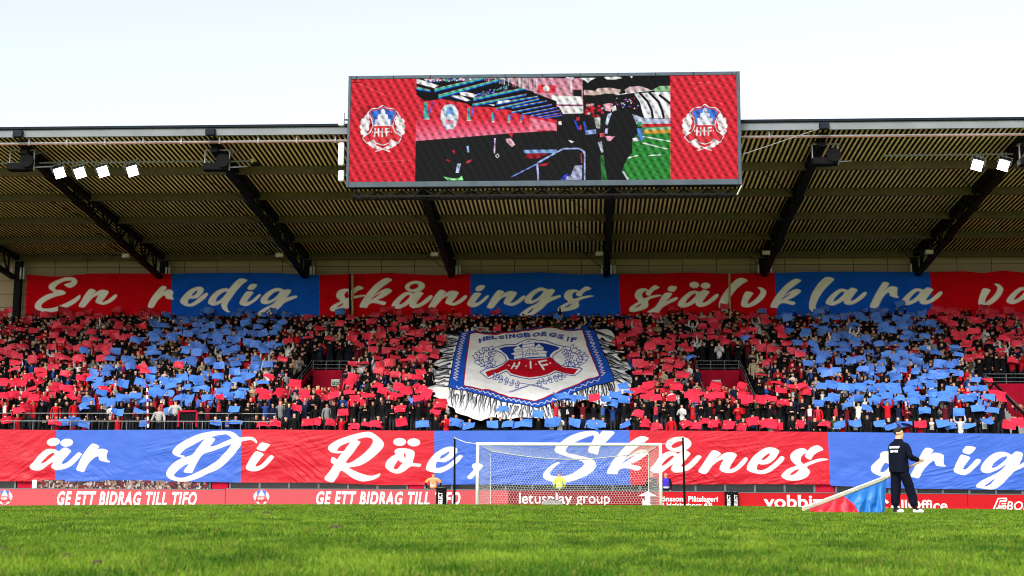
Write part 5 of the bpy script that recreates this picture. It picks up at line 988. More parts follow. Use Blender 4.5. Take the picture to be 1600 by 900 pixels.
TOPS = [('black', (.010, .010, .011), .56), ('dark navy', (.012, .016, .04), .10), ('red', (.48, .012, .02), .10), ('white', (.62, .61, .59), .075), ('grey', (.20, .20, .20), .055), ('dark green', (.035, .045, .025), .03), ('maroon', (.12, .012, .02), .035), ('beige', (.36, .29, .19), .025), ('blue', (.02, .05, .2), .012)]
TPROB = np.array([t[2] for t in TOPS]); TPROB /= TPROB.sum()

# where cards of which colour are held up (in stand coordinates, read along the rows)
def zone(px, py):
    lb_ = np.interp(py, [490, 520, 560, 600, 640, 668], [255, 228, 172, 142, 112, 84]); rb_ = np.interp(py, [490, 540, 600, 640, 668], [458, 440, 410, 388, 374])
    l2 = np.interp(py, [490, 520, 560, 600, 630, 668], [1211, 1226, 1256, 1262, 1275, 1297]); r2_ = np.interp(py, [490, 520, 560, 600, 640, 668], [1442, 1468, 1502, 1528, 1552, 1562])
    if px < lb_: return 'red', .33
    if px < rb_: return 'blue', .40
    if px < 590:
        return 'red', (.10 if py < 600 and px < 520 else (.16 if py < 600 else .26))
    if px < 700: return 'red', .40
    if px < 985 and py > 600: return 'blue', .66
    if px < 960 and py < 530: return 'red', .05
    if px < l2:
        if px > 1085 and py > 545 and px < 1240: return 'red', .20
        if py < 530: return 'red', .24
        return 'red', .38
    if px < r2_: return 'blue', .45
    return 'red', .48
# --- paper cards: a few bent sheets
def card_arrays(seed):
    r = np.random.RandomState(seed); w_, h_ = .62 * r.uniform(.92, 1.08), .42 * r.uniform(.9, 1.1); n = 5; u, v = np.meshgrid(np.linspace(-.5, .5, n), np.linspace(-.5, .5, 4)); u = u.ravel(); v = v.ravel()
    bend = r.uniform(-.4, .5); fold = r.uniform(-.4, .4); tw = r.uniform(-.10, .10); tp = r.uniform(-.16, .22) if r.rand() < .5 else 0
    y = bend * u * u * 1.2 + fold * np.abs(v) * .6 + tw * u * v * 2 + r.normal(0, .012, len(u)); x = u * w_ * (1 + tp * v); z = v * h_ * (1 + r.uniform(-.1, .1) * u) + r.normal(0, .006, len(u))
    if seed % 7 == 0: z = np.where((u > .3) & (v > .3), z - .09, z); x = np.where((u > .3) & (v > .3), x - .08, x)
    p = np.stack([x, y, z], -1); i = np.arange(20).reshape(4, 5); q = np.stack([i[:-1, :-1], i[:-1, 1:], i[1:, 1:], i[1:, :-1]], -1).reshape(-1, 4)
    P2 = np.concatenate([p, p + [0, .004, 0]]); q2 = np.concatenate([q, q[:, ::-1] + 20]); return P2, q2
CARDS = [card_arrays(s) for s in range(14)]
CARD_ME = [mesh_np('paper_card', *c, smooth=False) for c in CARDS]
for me in CARD_ME: me.materials.append(M['card'])
CRED, CBLU = np.array((.62, .026, .055)), np.array((.066, .185, .60))

# landmarks of the lower banner, used to say who stands where
LAND = [(-99, 88, 'the red end panel'), (88, 268, 'the dotted first word'), (268, 377, 'the capital D'), (377, 500, 'the dotted i after D'), (500, 620, 'the capital R'), (620, 740, 'the comma'), (740, 860, 'the left goal half'), (860, 985, 'the capital S'), (985, 1100, 'the ringed a'), (1100, 1200, 'the letters ne'), (1200, 1296, 'the last letter s'), (1296, 1440, 'the flag bearer'), (1440, 1999, 'the last word')]
ROWN = {-1: 'lowest row', 0: 'first row', 1: 'second row', 2: 'third row', 3: 'fourth row', 4: 'fifth row', 5: 'sixth row', 6: 'seventh row'}
def land(px): return next(t for a, b, t in LAND if a <= px < b)
people, cards = [], []
r4 = np.random.RandomState(21)
SPECIAL_X = [at(250, 640, 70.9)[0], at(271, 630, 70.9)[0], at(292, 650, 70.9)[0]]
for k_ in range(-1, ROWS):
    Y0 = 70.68 if k_ < 0 else rowY(k_) + .08; Z0 = 2.74 if k_ < 0 else rowZ(k_); x = at(-130, 600, Y0)[0]; xe = at(1745, 600, Y0)[0]
    while x < xe:
        x += (.54 if k_ < 0 else .455) * r4.uniform(.72, 1.35); Y = Y0 + (r4.uniform(-.06, .15) if k_ < 0 else r4.uniform(-.2, .2)); hgt = r4.normal(1, .045); px, py = pix((x, Y, Z0 + 1.6))
        if any(a - .35 < x < b + .35 and kb - n_ <= k_ <= kb - 1 for a, b, kb, n_ in VOM): continue
        if VOM[2][0] - 1.25 < x < VOM[2][0] - .1 and -1 < k_ < 9: continue
        if k_ < 0 and (r4.rand() < (.30 if px < 420 else .05) or any(abs(x - q) < .45 for q in SPECIAL_X)): continue
        if r4.rand() < .04: continue
        hp = np.array(pix((x, Y - .1, Z0 + 1.55))); under = inside(PEN_RIM, np.array([hp[0]]), np.array([hp[1]]))[0]
        if under and (k_ >= 1 or (k_ == 0 and 700 < px < 860)): continue
        if k_ == 0 and 700 < px < 860: continue
        near = inside(PEN_RIM, np.array([hp[0]]), np.array([hp[1] - 7]))[0]
        if near and k_ >= 1: hgt *= .93
        zc, pr = zone(px, py); pr = pr * 1.05 if k_ > 2 else max(pr * 1.6, .46)
        if k_ < 0: pr = min(.85, pr * 1.4) if not 690 < px < 985 else .9
        has = r4.rand() < pr; cc = zc if r4.rand() > .02 else ('blue' if zc == 'red' else 'red')
        if has: pose = 4 if (r4.rand() < (.75 if k_ < 0 else .22)) else 1
        elif k_ < 0: pose = int(r4.choice([6, 6, 2, 0, 5]))
        else: pose = int(r4.choice([0, 2, 5, 3], p=[.42, .33, .20, .05]))
        ti = int(r4.choice(len(TOPS), p=TPROB)); ti = 0 if (k_ < 2 and ti in (3, 4, 7) and r4.rand() < .6) else ti; rz = r4.normal(0, .28) + np.clip((-4 - x) * .012, -.35, .35); people.append(dict(k=k_, p=(x, Y, Z0), h=hgt, pose=pose, top=ti, rz=rz, px=px, sk=int(r4.choice(4, p=[.48, .27, .20, .05])), ha=int(r4.choice(5, p=[.42, .27, .16, .09, .06])), card=cc if has else None))
        if has:
            s_ = (1.93 + r4.normal(0, .10) if pose == 1 else (1.36 if k_ < 0 else 1.44) + r4.normal(0, .06)) * hgt; fw = (.33 if pose == 1 else .45) * hgt
            v_ = Vector((0, -fw, s_)); v_.rotate(Matrix.Rotation(rz, 3, 'Z'))
            cards.append(dict(k=k_, p=(x + v_.x, Y + v_.y, Z0 + v_.z), rot=(radians(r4.normal(-34 if pose == 1 else -30, 17)), radians(r4.normal(0, 8)), rz + r4.normal(0, .22)), c=cc, m=int(r4.randint(len(CARDS))), px=px, s=r4.uniform(.92, 1.08), col=(CRED if cc == 'red' else CBLU) * r4.uniform(.8, 1.12)))
for (a, b, kb, n_) in VOM:                    # people standing on the lower floor inside each entrance
    for kk in range(kb - n_, kb - 2):
        x = a + .2
        while x < b - .2:
            Yp = rowY(kk) + r4.uniform(-.2, .2); has = r4.rand() < .16
            q = dict(k=kk, p=(x, Yp, rowZ(kb) - 3.0 - .03 * (kb - kk)), h=r4.normal(1, .04), pose=4 if has else int(r4.choice([0, 2, 5])), top=int(r4.choice([0, 1, 0, 4, 6, 2])), rz=r4.normal(0, .3), px=float(pix((x, Yp, 6))[0]), sk=int(r4.randint(3)), ha=int(r4.choice(4)), card='red' if has else None); people.append(q)
            if has: cards.append(dict(k=kk, p=(x, Yp - .45, q['p'][2] + 1.46), rot=(radians(r4.normal(-30, 12)), radians(r4.normal(0, 8)), r4.normal(0, .25)), c='red', m=int(r4.randint(len(CARDS))), px=q['px'], s=1.0, col=CRED * r4.uniform(.85, 1.1)))
            x += .5 * r4.uniform(.8, 1.4)
def euler_m(r): 
    from mathutils import Euler
    return np.array(Euler(r, 'XYZ').to_matrix())
count = {}
def serial(*key): count[key] = count.get(key, 0) + 1; return ordn[count[key] - 1]
IN = lambda q: -5 < q['px'] < 1605
people.sort(key=lambda q: (q['k'], q['px'])); cards.sort(key=lambda q: (q['k'], q['px']))
NP = NC = 0; rest_p, rest_c = [], []
for q in people:
    if NP < 296 and IN(q):
        NP += 1; o = bpy.data.objects.new('person', person_mesh(q['pose'], q['sk'], q['ha'], int(r4.choice(4, p=[.84, .07, .05, .04])))); COL.objects.link(o); o.location = q['p']; o.rotation_euler = (0, 0, q['rz']); o.scale = (q['h'],) * 3; t = TOPS[q['top']]; o.color = (*t[1], 1)
        tag(o, '%s %s top, %s %s above %s' % (serial('p', q['k'], land(q['px']), q['top']), t[0], TPL[q['pose']][0] + ',' if False else '', ROWN.get(q['k'], 'upper row'), land(q['px'])), 'person', 'spectators in the lower rows')
        o['label'] = ' '.join(('%s spectator from left in %s, %s, above %s' % (count[('p', q['k'], land(q['px']), q['top'])] and ordn[count[('p', q['k'], land(q['px']), q['top'])] - 1], t[0], ROWN.get(q['k'], 'upper row'), land(q['px']))).split())
    else: rest_p.append(q)
for q in cards:
    if NC < 298 and IN(q):
        NC += 1; o = bpy.data.objects.new('paper_card', CARD_ME[q['m']]); COL.objects.link(o); o.location = q['p']; o.rotation_euler = q['rot']; o.scale = (q['s'],) * 3; o.color = (*q['col'], 1)
        lb_ = '%s %s paper card from left, %s, above %s' % (serial('c', q['k'], land(q['px']), q['c']), q['c'], ROWN.get(q['k'], 'upper row'), land(q['px'])); tag(o, lb_, 'paper card', 'paper cards held up in the lower rows')
    else: rest_c.append(q)
# the rest of the crowd and of the cards
def merge(parts):
    V = np.concatenate([p[0] for p in parts]); C = np.concatenate([p[2] for p in parts]); Q, T, o = [], [], 0
    for p in parts:
        q, t = p[1]
        if len(q): Q.append(q + o)
        if len(t): T.append(t + o)
        o += len(p[0])
    return V, (np.concatenate(Q) if Q else None), (np.concatenate(T) if T else None), C
def split_polys(polys):
    q = [p for p in polys if len(p) == 4]; t = [p for p in polys if len(p) == 3]
    for p in polys:
        if len(p) > 4: t += [(p[0], p[i], p[i + 1]) for i in range(1, len(p) - 1)]
    return np.array(q, int).reshape(-1, 4), np.array(t, int).reshape(-1, 3)
LOQ = [split_polys(t[1][1]) for t in TPL]; HIQ = [split_polys(t[2][1]) for t in TPL]
parts = []
for q in rest_p:
    hi_ = q['k'] < 9; co, _, reg = TPL[q['pose']][2 if hi_ else 1]; c_, s_ = cos(q['rz']), sin(q['rz']); p = co * q['h']; p = np.stack([p[:, 0] * c_ - p[:, 1] * s_, p[:, 0] * s_ + p[:, 1] * c_, p[:, 2]], -1) + q['p']
    pal = np.array([SKINS[q['sk']], HAIRS[q['ha']], TOPS[q['top']][1], (.012, .013, .018)]); col = pal[reg]
    if r4.rand() < .16:
        m_ = (np.abs(co[:, 0]) < .085) & (co[:, 1] < -.03) & (co[:, 2] > 1.12) & (co[:, 2] < 1.5); col = col.copy(); col[m_] = [(.45, .02, .03), (.03, .08, .4), (.6, .6, .6)][r4.randint(3)]
    if r4.rand() < .12: col = col.copy(); col[reg == 1] = [(.45, .012, .02), (.02, .03, .12), (.5, .5, .48), (.01, .01, .01)][r4.randint(4)]
    parts.append((p, HIQ[q['pose']] if hi_ else LOQ[q['pose']], col))
V, Q, T, C = merge(parts); tag(link('crowd', mesh_np('crowd', V, Q, T, C, smooth=True), None, M['person']), kind='stuff')
parts = []
for q in rest_c:
    p, f = CARDS[q['m']]; parts.append(((p * q['s']) @ euler_m(q['rot']).T + q['p'], (f, np.zeros((0, 3), int)), np.repeat(q['col'][None], len(p), 0)))
M['card_far'] = attr_mat('far_paper', .55, .15, 14)
V, Q, T, C = merge(parts); tag(link('paper_cards', mesh_np('paper_cards', V, Q, T, C), None, M['card_far']), kind='stuff')
print('people', len(people), 'cards', len(cards))
del parts, V, Q, T, C

# ------------------------------------------------------------------ named figures: dressed people with separate clothing
def shell(verts, edges, keep, grow, sub=1, cut=None):
    """clothing: the skinned surface round a subset of the skeleton, a little larger than the body"""
    v = {n: (verts[n][0], tuple(np.array(verts[n][1] if isinstance(verts[n][1], tuple) else (verts[n][1],) * 2) + grow)) for n in verts if n in keep}; e = [(a, b) for a, b in edges if a in v and b in v]; return skin_body(v, e, sub)
def attr_person(co, polys, colf, name, parent, m=None):
    q, t = split_polys(polys); return link(name, mesh_np(name, co, q, t, colf(co), smooth=True), parent, m or M['person'])
def figure(loc, rz, arms, label, top, vest=None, skin=0, hair=0, lean=0.0, scale=1.0, trousers=(.014, .015, .022), sleeve=None, group=None, stance=.09):
    root = empty('person', loc, rz); root.scale = (scale,) * 3; tag(root, label, 'person', group); v, e = body_skeleton(arms, lean, stance)
    for s, sd in ((1, 'l'), (-1, 'r')): v['ear' + sd] = ((.084 * s, v['crown'][0][1] + .01, 1.62), .014); e.append(('crown', 'ear' + sd))
    jx = v['jaw'][0]; v['nose'] = ((0, v['crown'][0][1] - .104, 1.618), .013); e.append(('crown', 'nose'))
    vb = dict(v)
    for n in ('pelvis', 'waist', 'chest', 'collar'): vb[n] = (v[n][0], tuple(np.array(v[n][1]) - .03))
    co, polys, who = skin_body(vb, e, 2); reg = regions(co, who, e); cy = v['crown'][0][1]
    def colf(c):
        k_ = np.array([SKINS[skin], SKINS[skin], sleeve or top, trousers]); r = k_[reg].copy(); front = c[:, 1] < cy - .05
        for ex in (-.032, .032): r[front & (np.hypot(c[:, 0] - ex, (c[:, 2] - 1.640) * 1.6) < .014)] = (.02, .012, .01)
        r[front & (np.hypot(c[:, 0] * .6, (c[:, 2] - 1.572) * 2.4) < .016)] = (.22, .05, .045); return r
    attr_person(co, polys, colf, 'body', root)
    hv = {'a': ((0, cy + .02, 1.69), (.078, .09)), 'b': ((0, cy + .045, 1.62), (.074, .064))}; hc, hp_, _ = skin_body(hv, [('a', 'b')], 2); attr_person(hc, hp_, lambda c: np.repeat(np.array(HAIRS[hair])[None], len(c), 0), 'hair', root)
    keep = ['pelvis', 'waist', 'chest', 'collar', 'shl', 'shr'] + ([] if vest and not vest.get('sleeves') else ['ell', 'elr'] + ([] if vest else ['wrl', 'wrr']))
    c2, p2, w2 = shell(v, e, keep, (.034 if vest else .022), 2)
    def vcol(c):
        r = np.repeat(np.array(vest['c'] if vest else top)[None], len(c), 0)
        if vest:
            for z in vest['bands']: r[(np.abs(c[:, 2] - z) < .028) & (np.abs(c[:, 0]) < .24)] = (.55, .56, .56)
            for bx in vest.get('straps', ()): r[(np.abs(np.abs(c[:, 0]) - bx) < .022) & (c[:, 2] > vest['bands'][0])] = (.45, .5, .52)
        return r
    attr_person(c2, p2, vcol, 'vest' if vest else 'jacket', root); return root
gz_ = lambda x, y: float(ground_z(x, y))
a = at(677, 760, 65.2); z_ = at(677, 738, 65.2)[2] - 1.74
figure((a[0], 65.2, z_), pi, (((.20, 0, 1.42), (.37, .04, 1.22), (.30, -.02, 1.0), (.27, -.05, .95)),) * 2, 'steward in orange vest seen from behind, arms out, behind the left boards', (.02, .02, .02), dict(c=(.85, .30, .12), bands=(1.10,), straps=(.11,), sleeves=True), skin=0, hair=2, sleeve=(.012, .012, .013))
a = at(874, 760, 64.9); z_ = at(875, 737.5, 64.9)[2] - 1.74
figure((a[0], 64.9, z_), pi + .15, (((.20, 0, 1.40), (.27, .02, 1.14), (.22, -.12, 1.0), (.15, -.18, 1.0)),) * 2, 'steward in bright yellow vest seen through the goal net', (.60, .75, .05), dict(c=(.62, .80, .06), bands=(1.02, 1.19), sleeves=True), hair=0, sleeve=(.60, .75, .05))
a = at(1041, 760, 65.2); z_ = at(1039, 738.5, 65.2)[2] - 1.73
figure((a[0], 65.2, z_), -.45, (A_DOWN, A_RAIL), 'man in blue steward vest over black standing right of the goal', (.012, .012, .014), dict(c=(.06, .03, .42), bands=(1.04,)), hair=2)
a = at(1019, 760, 65.4); z_ = at(1020, 738, 65.4)[2] - 1.73
figure((a[0], 65.4, z_), -.5, (A_CLAP, A_CLAP), 'man in black jacket seen through the right side of the goal net', (.014, .014, .016), hair=4)
a = at(250, 640, 70.85); figure((a[0], 70.75, at(250, 636, 70.85)[2] - 1.72), .1, (((.2, 0, 1.4), (.30, -.08, 1.15), (.34, -.25, .96), (.36, -.3, .93)),) * 2, 'man in light grey sweater and dark glasses gripping the lower rail', (.36, .36, .34), skin=1, hair=0)
a = at(271, 640, 70.85); figure((a[0], 71.2, at(271, 625, 71.2)[2] - 1.74), pi + .2, (((.2, 0, 1.4), (.32, .0, 1.18), (.33, -.12, 1.0), (.3, -.16, .96)),) * 2, 'man in light grey sweater seen from behind, facing the crowd', (.40, .39, .37), hair=0)
a = at(1015, 610, 73.0); 
# capo podium with red frame on the rail
c0 = at(278.5, 667, 70.3); c1 = at(308, 642.5, 70.3); e = empty('drum_stand', (float(c0[0]), 70.3, float(c0[2]))); tag(e, 'red framed black panel standing on the lower rail by the grey sweatered men', 'frame')
w_, h_ = c1[0] - c0[0], c1[2] - c0[2]
link('frame', MB().bar((0, 0, 0), (0, 0, h_), .09).bar((w_, 0, 0), (w_, 0, h_), .09).bar((0, 0, h_), (w_, 0, h_), .09).bar((0, 0, .25), (w_, 0, .25), .05).mesh('frame'), e, M['wall_red']); link('panel', MB().box(.05, w_ - .05, .03, .06, .28, h_ - .05).mesh('panel'), e, M['black_plastic'])
# striped pole
a = at(231.3, 668, 70.1); b = at(230, 601, 70.1); e = empty('striped_pole', tuple(a)); tag(e, 'tall thin red and white striped pole in front of the blue cards', 'pole'); n_ = 12
for cm, nm, s0 in (('white_paint', 'white_bands', 0), ('wall_red', 'red_bands', 1)):
    mb = MB()
    for j in range(s0, n_, 2): p, q = a + (b - a) * j / n_ - a, a + (b - a) * (j + 1) / n_ - a; mb.tube([p, q], .05, 8)
    link(nm, mb.mesh(nm), e, M[cm])

# ------------------------------------------------------------------ flag bearer on the pitch
FX, FY = at(1408, 800, 28.6)[0], 28.6; fz = gz_(FX, FY)
root = empty('person', (FX, FY, fz), radians(128)); tag(root, 'boy in dark navy tracksuit and white trainers holding a flag pole on the pitch', 'person')
HT = radians(-40); hr = lambda p: ((p[0]) * cos(HT) - (p[1]) * sin(HT), (p[0]) * sin(HT) + (p[1]) * cos(HT), p[2])      # head turned towards the right goal post
v = {'pelvis': ((0, .02, .95), (.11, .085)), 'waist': ((0, .02, 1.10), (.11, .075)), 'chest': ((0, .01, 1.28), (.13, .085)), 'collar': ((0, .01, 1.41), (.07, .05)), 'neck': ((0, -.0, 1.50), (.054, .057)),
     'jaw': (hr((0, -.030, 1.575)), (.062, .076)), 'crown': (hr((0, -.012, 1.655)), (.080, .096)), 'top': (hr((0, -.002, 1.70)), (.056, .068)), 'chin': (hr((0, -.092, 1.548)), (.028, .024)), 'nose': (hr((0, -.120, 1.612)), (.012, .014)), 'earl': (hr((.080, .014, 1.615)), .016), 'earr': (hr((-.080, .014, 1.615)), .016),
     'shr': ((-.185, .0, 1.385), .045), 'elr': ((-.27, -.03, 1.13), .052), 'wrr': ((-.285, -.25, 1.085), .033), 'par': ((-.295, -.32, 1.08), (.022, .038)),
     'shl': ((.185, .0, 1.385), .045), 'ell': ((.23, -.10, 1.13), .052), 'wrl': ((.125, -.29, .985), .033), 'pal': ((.09, -.355, .97), (.026, .036)),
     'hipl': ((.09, .02, .88), .098), 'knl': ((.115, -.0, .50), .07), 'anl': ((.10, .05, .09), .046), 'ftl': ((.03, -.06, .04), (.044, .036)),
     'hipr': ((-.09, .02, .88), .098), 'knr': ((-.17, -.10, .49), .07), 'anr': ((-.24, -.14, .09), .046), 'ftr': ((-.315, -.25, .04), (.044, .036))}
e = [('pelvis', 'waist'), ('waist', 'chest'), ('chest', 'collar'), ('collar', 'neck'), ('neck', 'jaw'), ('jaw', 'crown'), ('crown', 'top'), ('jaw', 'chin'), ('crown', 'nose'), ('crown', 'earl'), ('crown', 'earr')]
for sd in 'lr': e += [('collar', 'sh' + sd), ('sh' + sd, 'el' + sd), ('el' + sd, 'wr' + sd), ('wr' + sd, 'pa' + sd), ('pelvis', 'hip' + sd), ('hip' + sd, 'kn' + sd), ('kn' + sd, 'an' + sd), ('an' + sd, 'ft' + sd)]
# open right hand: four fingers and a thumb off the side of the palm
for j, (dz, L) in enumerate(((.030, .072), (.010, .080), (-.010, .074), (-.028, .058))):
    b0 = Vector((-.300, -.345, 1.08 + dz * .9)); d1 = Vector((-.22, -1, dz * 6 + .05)).normalized()
    v['fr%da' % j] = (tuple(b0 + d1 * L * .45), .0095); v['fr%db' % j] = (tuple(b0 + d1 * L * .95 + Vector((.014, 0, -.004))), .007); e += [('par', 'fr%da' % j), ('fr%da' % j, 'fr%db' % j)]
v['thr'] = ((-.275, -.31, 1.13), .011); v['thr2'] = ((-.27, -.345, 1.155), .008); e += [('par', 'thr'), ('thr', 'thr2')]
# left hand closed round the pole
for j in range(4):
    b0 = Vector((.09, -.365, .97)) + Vector((-.010 * j, -.004 * j, .015 * (1.5 - j))); v['fl%da' % j] = (tuple(b0 + Vector((.0, -.045, .004))), .0095); v['fl%db' % j] = (tuple(b0 + Vector((.022, -.050, -.022))), .008); e += [('pal', 'fl%da' % j), ('fl%da' % j, 'fl%db' % j)]
v['thl'] = ((.10, -.33, 1.01), .011); e.append(('pal', 'thl'))
co, polys, who = skin_body(v, e, 2)
def bcol(c):
    r = np.repeat(np.array(SKINS[2])[None], len(c), 0); arm = np.array([e[w_][0][:2] in ('sh', 'el', 'hi', 'kn', 'an') or e[w_][0] in ('pelvis', 'waist', 'chest') for w_ in who]); r[arm] = (.008, .012, .03)
    h = np.array([e[w_][0] in ('jaw', 'crown') for w_ in who]); lx = c[:, 0] * cos(-HT) - c[:, 1] * sin(-HT); ly = c[:, 0] * sin(-HT) + c[:, 1] * cos(-HT); f_ = h & (ly < -.05)
    for ex in (-.034, .034): r[f_ & (np.hypot(lx - ex, (c[:, 2] - 1.638) * 1.5) < .014)] = (.03, .018, .014); r[f_ & (np.hypot((lx - ex) * .7, (c[:, 2] - 1.662) * 3) < .014)] = (.05, .03, .02)
    r[f_ & (np.hypot(lx * .6, (c[:, 2] - 1.573) * 2.2) < .016)] = (.26, .06, .06); return r
attr_person(co, polys, bcol, 'body', root)
# short faded hair with a longer top
bm = bmesh.new(); bmesh.ops.create_uvsphere(bm, u_segments=32, v_segments=24, radius=1.0)
for q in bm.verts:
    x_, y_, z_ = q.co; lo = np.interp(y_, [-1, -.55, -.1, .35, 1], [.46, .30, -.10, -.55, -.95]); z2 = max(z_, lo); rr = 1.0 if z_ > lo else .86
    top_ = max(z2, 0); p_ = hr((x_ * .082 * rr, y_ * .101 * rr - .004 - .016 * top_ * (y_ < 0), 1.660 + z2 * .078 + top_ * (.018 + .022 * (y_ < .1)) + .007 * (vnoise(x_ * 9, y_ * 9, 3) - .5))); q.co = p_
me = bpy.data.meshes.new('hair'); bm.to_mesh(me); bm.free(); me.polygons.foreach_set('use_smooth', [True] * len(me.polygons)); link('hair', me, root, solid('dark_brown_hair', (.007, .004, .003), .8))
M['navy'] = mat('navy_tracksuit', (.0025, .004, .013), .85, 0, .25, 5, .5, 9, spec=.12)
# jacket: lofted body with two sleeves
JR = [(.835, .196, .152, .02), (.86, .205, .160, .02), (.96, .204, .158, .02), (1.10, .200, .150, .02), (1.24, .208, .152, .015), (1.35, .212, .150, .012), (1.415, .185, .125, .010), (1.455, .120, .098, .008), (1.475, .082, .082, .004), (1.515, .078, .078, .0), (1.512, .068, .068, .0)]
n_ = 40; vs_ = []
for (z, a_, b_, yc) in JR:
    for j in range(n_):
        t = 2 * pi * j / n_; ct, st2 = cos(t), sin(t); ex = .8; wob = 1 + (fbm(np.array([t * 1.6 + 3]), np.array([z * 6]), 3, 4)[0] - .47) * (.22 if z < 1.36 else .05)
        vs_.append((a_ * wob * math.copysign(abs(ct) ** ex, ct), yc + b_ * wob * math.copysign(abs(st2) ** ex, st2), z))
qs_ = [(i * n_ + j, i * n_ + (j + 1) % n_, (i + 1) * n_ + (j + 1) % n_, (i + 1) * n_ + j) for i in range(len(JR) - 1) for j in range(n_)]
mb = MB(); mb.add(vs_, qs_)
for sd in 'lr':
    sh, el, wr = (Vector(v[b_ + sd][0]) for b_ in ('sh', 'el', 'wr')); sx = 1 if sd == 'l' else -1; pts_ = [Vector((.10 * sx, .01, 1.40)), sh * .98 + Vector((0, 0, -.005)), sh.lerp(el, .35), sh.lerp(el, .75), el, el.lerp(wr, .4), el.lerp(wr, .8), wr, wr.lerp(el, .02)]
    mb.tube(pts_, [.085, .088, .080, .072, .070, .060, .052, .046, .034], 14)
jk = mb.build('jacket', M['navy'], root, smooth=True)
ss = jk.modifiers.new('sub', 'SUBSURF'); ss.levels = ss.render_levels = 1
tv = {'pelvis': ((0, .02, .95), (.115, .09))}; te = []
for sd in 'lr':
    g_ = lambda p, g: (p[0], tuple(np.array(p[1] if isinstance(p[1], tuple) else (p[1],) * 2) + g)); tv['hip' + sd] = g_(v['hip' + sd], .020); tv['kn' + sd] = g_(v['kn' + sd], .034); a_ = v['an' + sd]; tv['an' + sd] = ((a_[0][0], a_[0][1], .12), .088); te += [('pelvis', 'hip' + sd), ('hip' + sd, 'kn' + sd), ('kn' + sd, 'an' + sd)]
c3, p3, _ = skin_body(tv, te, 2); n3 = fbm(c3[:, 0] * 9 + c3[:, 1] * 6, c3[:, 2] * 8, 3, 8); c3[:, 1] += (n3 - .5) * .035; c3[:, 0] += (n3 - .5) * .02
link('trousers', mesh_np('trousers', c3, *split_polys(p3), smooth=True), root, M['navy'])
for sd in 'lr':
    f = Vector(v['ft' + sd][0]); an = Vector(v['an' + sd][0]); d_ = (f - an); d_.z = 0; d_.normalize(); hp = an - d_ * .05; sv_ = {'heel': ((hp.x, hp.y, .055), (.046, .05)), 'mid': tuple([((hp.x + d_.x * .12), (hp.y + d_.y * .12), .058), (.048, .05)]), 'toe': (((hp.x + d_.x * .23), (hp.y + d_.y * .23), .042), (.046, .036))}
    c4, p4, _ = skin_body(sv_, [('heel', 'mid'), ('mid', 'toe')], 2); al = (c4[:, 0] - hp.x) * d_.x + (c4[:, 1] - hp.y) * d_.y
    attr_person(c4, p4, lambda c: np.where((al < .07)[:, None] & (c[:, 2:3] > .03), np.array([[.02, .02, .025]]), np.array([[.62, .62, .62]])) if sd == 'l' else np.full((len(c), 3), .64), 'shoe', root)
# wording printed across the back of the jacket
for body, z0_, w_ in (('HELSINGBORGS IF', 1.315, .25), ('LEDARE', 1.235, .19)):
    me = fit_text(text_mesh(body, 1, .05, 0, 1, 0), w_, .050); c5 = np.empty(len(me.vertices) * 3, np.float32); me.vertices.foreach_get('co', c5); c5 = c5.reshape(-1, 3).copy()
    X_ = -(c5[:, 0] - w_ / 2) - .02; Z_ = c5[:, 1] + z0_; a_ = .208; b_ = .157; Y_ = .016 + b_ * np.clip(1 - np.clip(np.abs(X_) / a_, 0, .99) ** 2.5, 0, 1) ** .4 + .006
    me.vertices.foreach_set('co', np.stack([X_, Y_, Z_], -1).astype(np.float32).ravel()); me.update(); o = link('lettering', me, root, M['letter']); o['label'] = 'white lettering across the back'

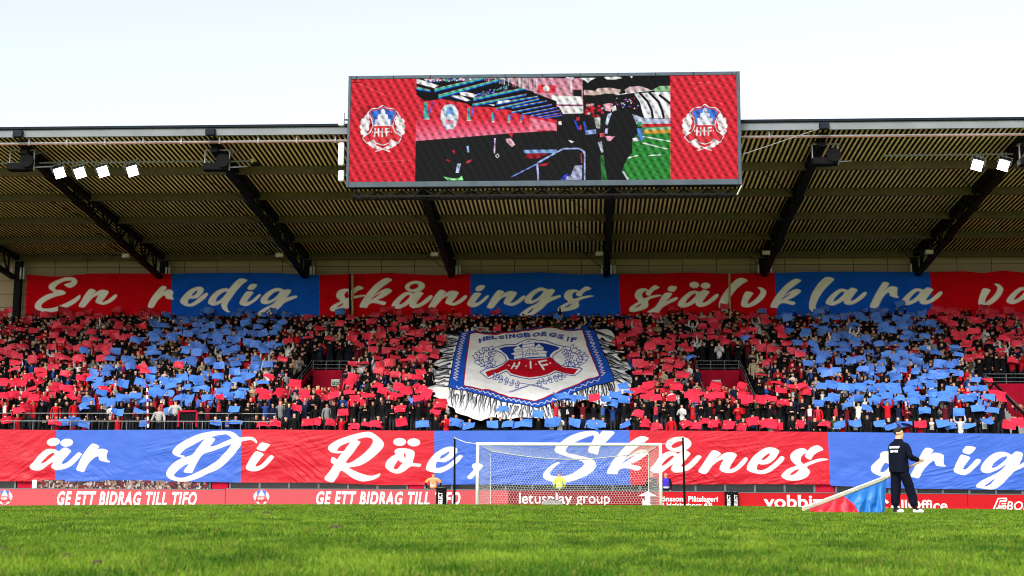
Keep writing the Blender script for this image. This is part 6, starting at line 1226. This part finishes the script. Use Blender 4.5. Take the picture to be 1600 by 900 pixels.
# flag trailing from its pole
PY = 28.95
t0 = at(1253, 797.5, PY - .45); t1 = at(1391, 744.5, PY); t2 = at(1438, 721.5, PY + .02); t0[2] = max(t0[2], gz_(t0[0], t0[1]) + .03)
fl = empty('flag', tuple(t0)); tag(fl, 'red and blue flag on a long pale pole, trailing on the grass behind the boy', 'flag')
def fp(name, o):
    o.parent = fl; o.matrix_parent_inverse = Matrix.Translation(-Vector(fl.location)); return o
fp('pole', MB().tube([t0, t1, t2], .020, 8).build('pole', M['wood'], None)); s0 = t0 + (t1 - t0) * .005; fp('sleeve', MB().tube([s0, t0 + (t1 - t0) * .93], .030, 8).build('sleeve', mat('cream_sleeve', (.62, .58, .47), .7), None)); fp('spare_pole', MB().tube([t0 + [0, -.06, .055], t0 + (t1 - t0) * .92 + [0, -.05, .045]], .013, 8).build('spare_pole', M['white_paint'], None))
nx, ny = 150, 60; u, vv = np.meshgrid(np.linspace(.08, .955, nx), np.linspace(0, 1, ny)); u = u.ravel(); vv = vv.ravel(); top = t0 + (t1 - t0) * u[:, None]; top[:, 2] -= .02; gnd = ground_z(top[:, 0], top[:, 1]) + .012
p = top.copy(); p[:, 2] = top[:, 2] + (gnd - top[:, 2]) * vv; hh = top[:, 2] - gnd
fold = np.sin(u * 46 + vv * 2 + fbm(u * 8, vv * 1.5, 3, 2) * 5) * .045 * vv * np.clip(hh * 2.2, 0, 1) + fbm(u * 6, vv * 2, 3, 8) * .12 * vv
p[:, 1] -= fold * 1.1; edge = np.clip((u - .86) / .095, 0, 1); p[:, 0] -= edge * .07 * vv; p[:, 2] = np.maximum(p[:, 2], gnd)
Xf, Yf = pix(p); curve = np.interp(vv, [0, .3, .6, 1], [1317, 1325, 1334, 1342]); colf = np.where((Xf < curve)[:, None], np.array((.62, .012, .03)), np.array((.012, .15, .52)))
i = np.arange(nx * ny).reshape(ny, nx); q = np.stack([i[:-1, :-1], i[1:, :-1], i[1:, 1:], i[:-1, 1:]], -1).reshape(-1, 4)
fp('cloth', link('cloth', mesh_np('cloth', p, q, col=colf, smooth=True), None, attr_mat('flag_cloth', .45, .2, 10, spec=.4)))
a = at(1380, 800.5, PY - .1); b = at(1389, 799, PY - .1); fp('corner', MB().add([(a[0], PY - .15, fz + .015), (b[0], PY - .15, fz + .02), (b[0], PY + .1, fz + .03), (a[0], PY + .1, fz + .03)], [(0, 1, 2, 3)]).build('corner', M['wall_red'], None))
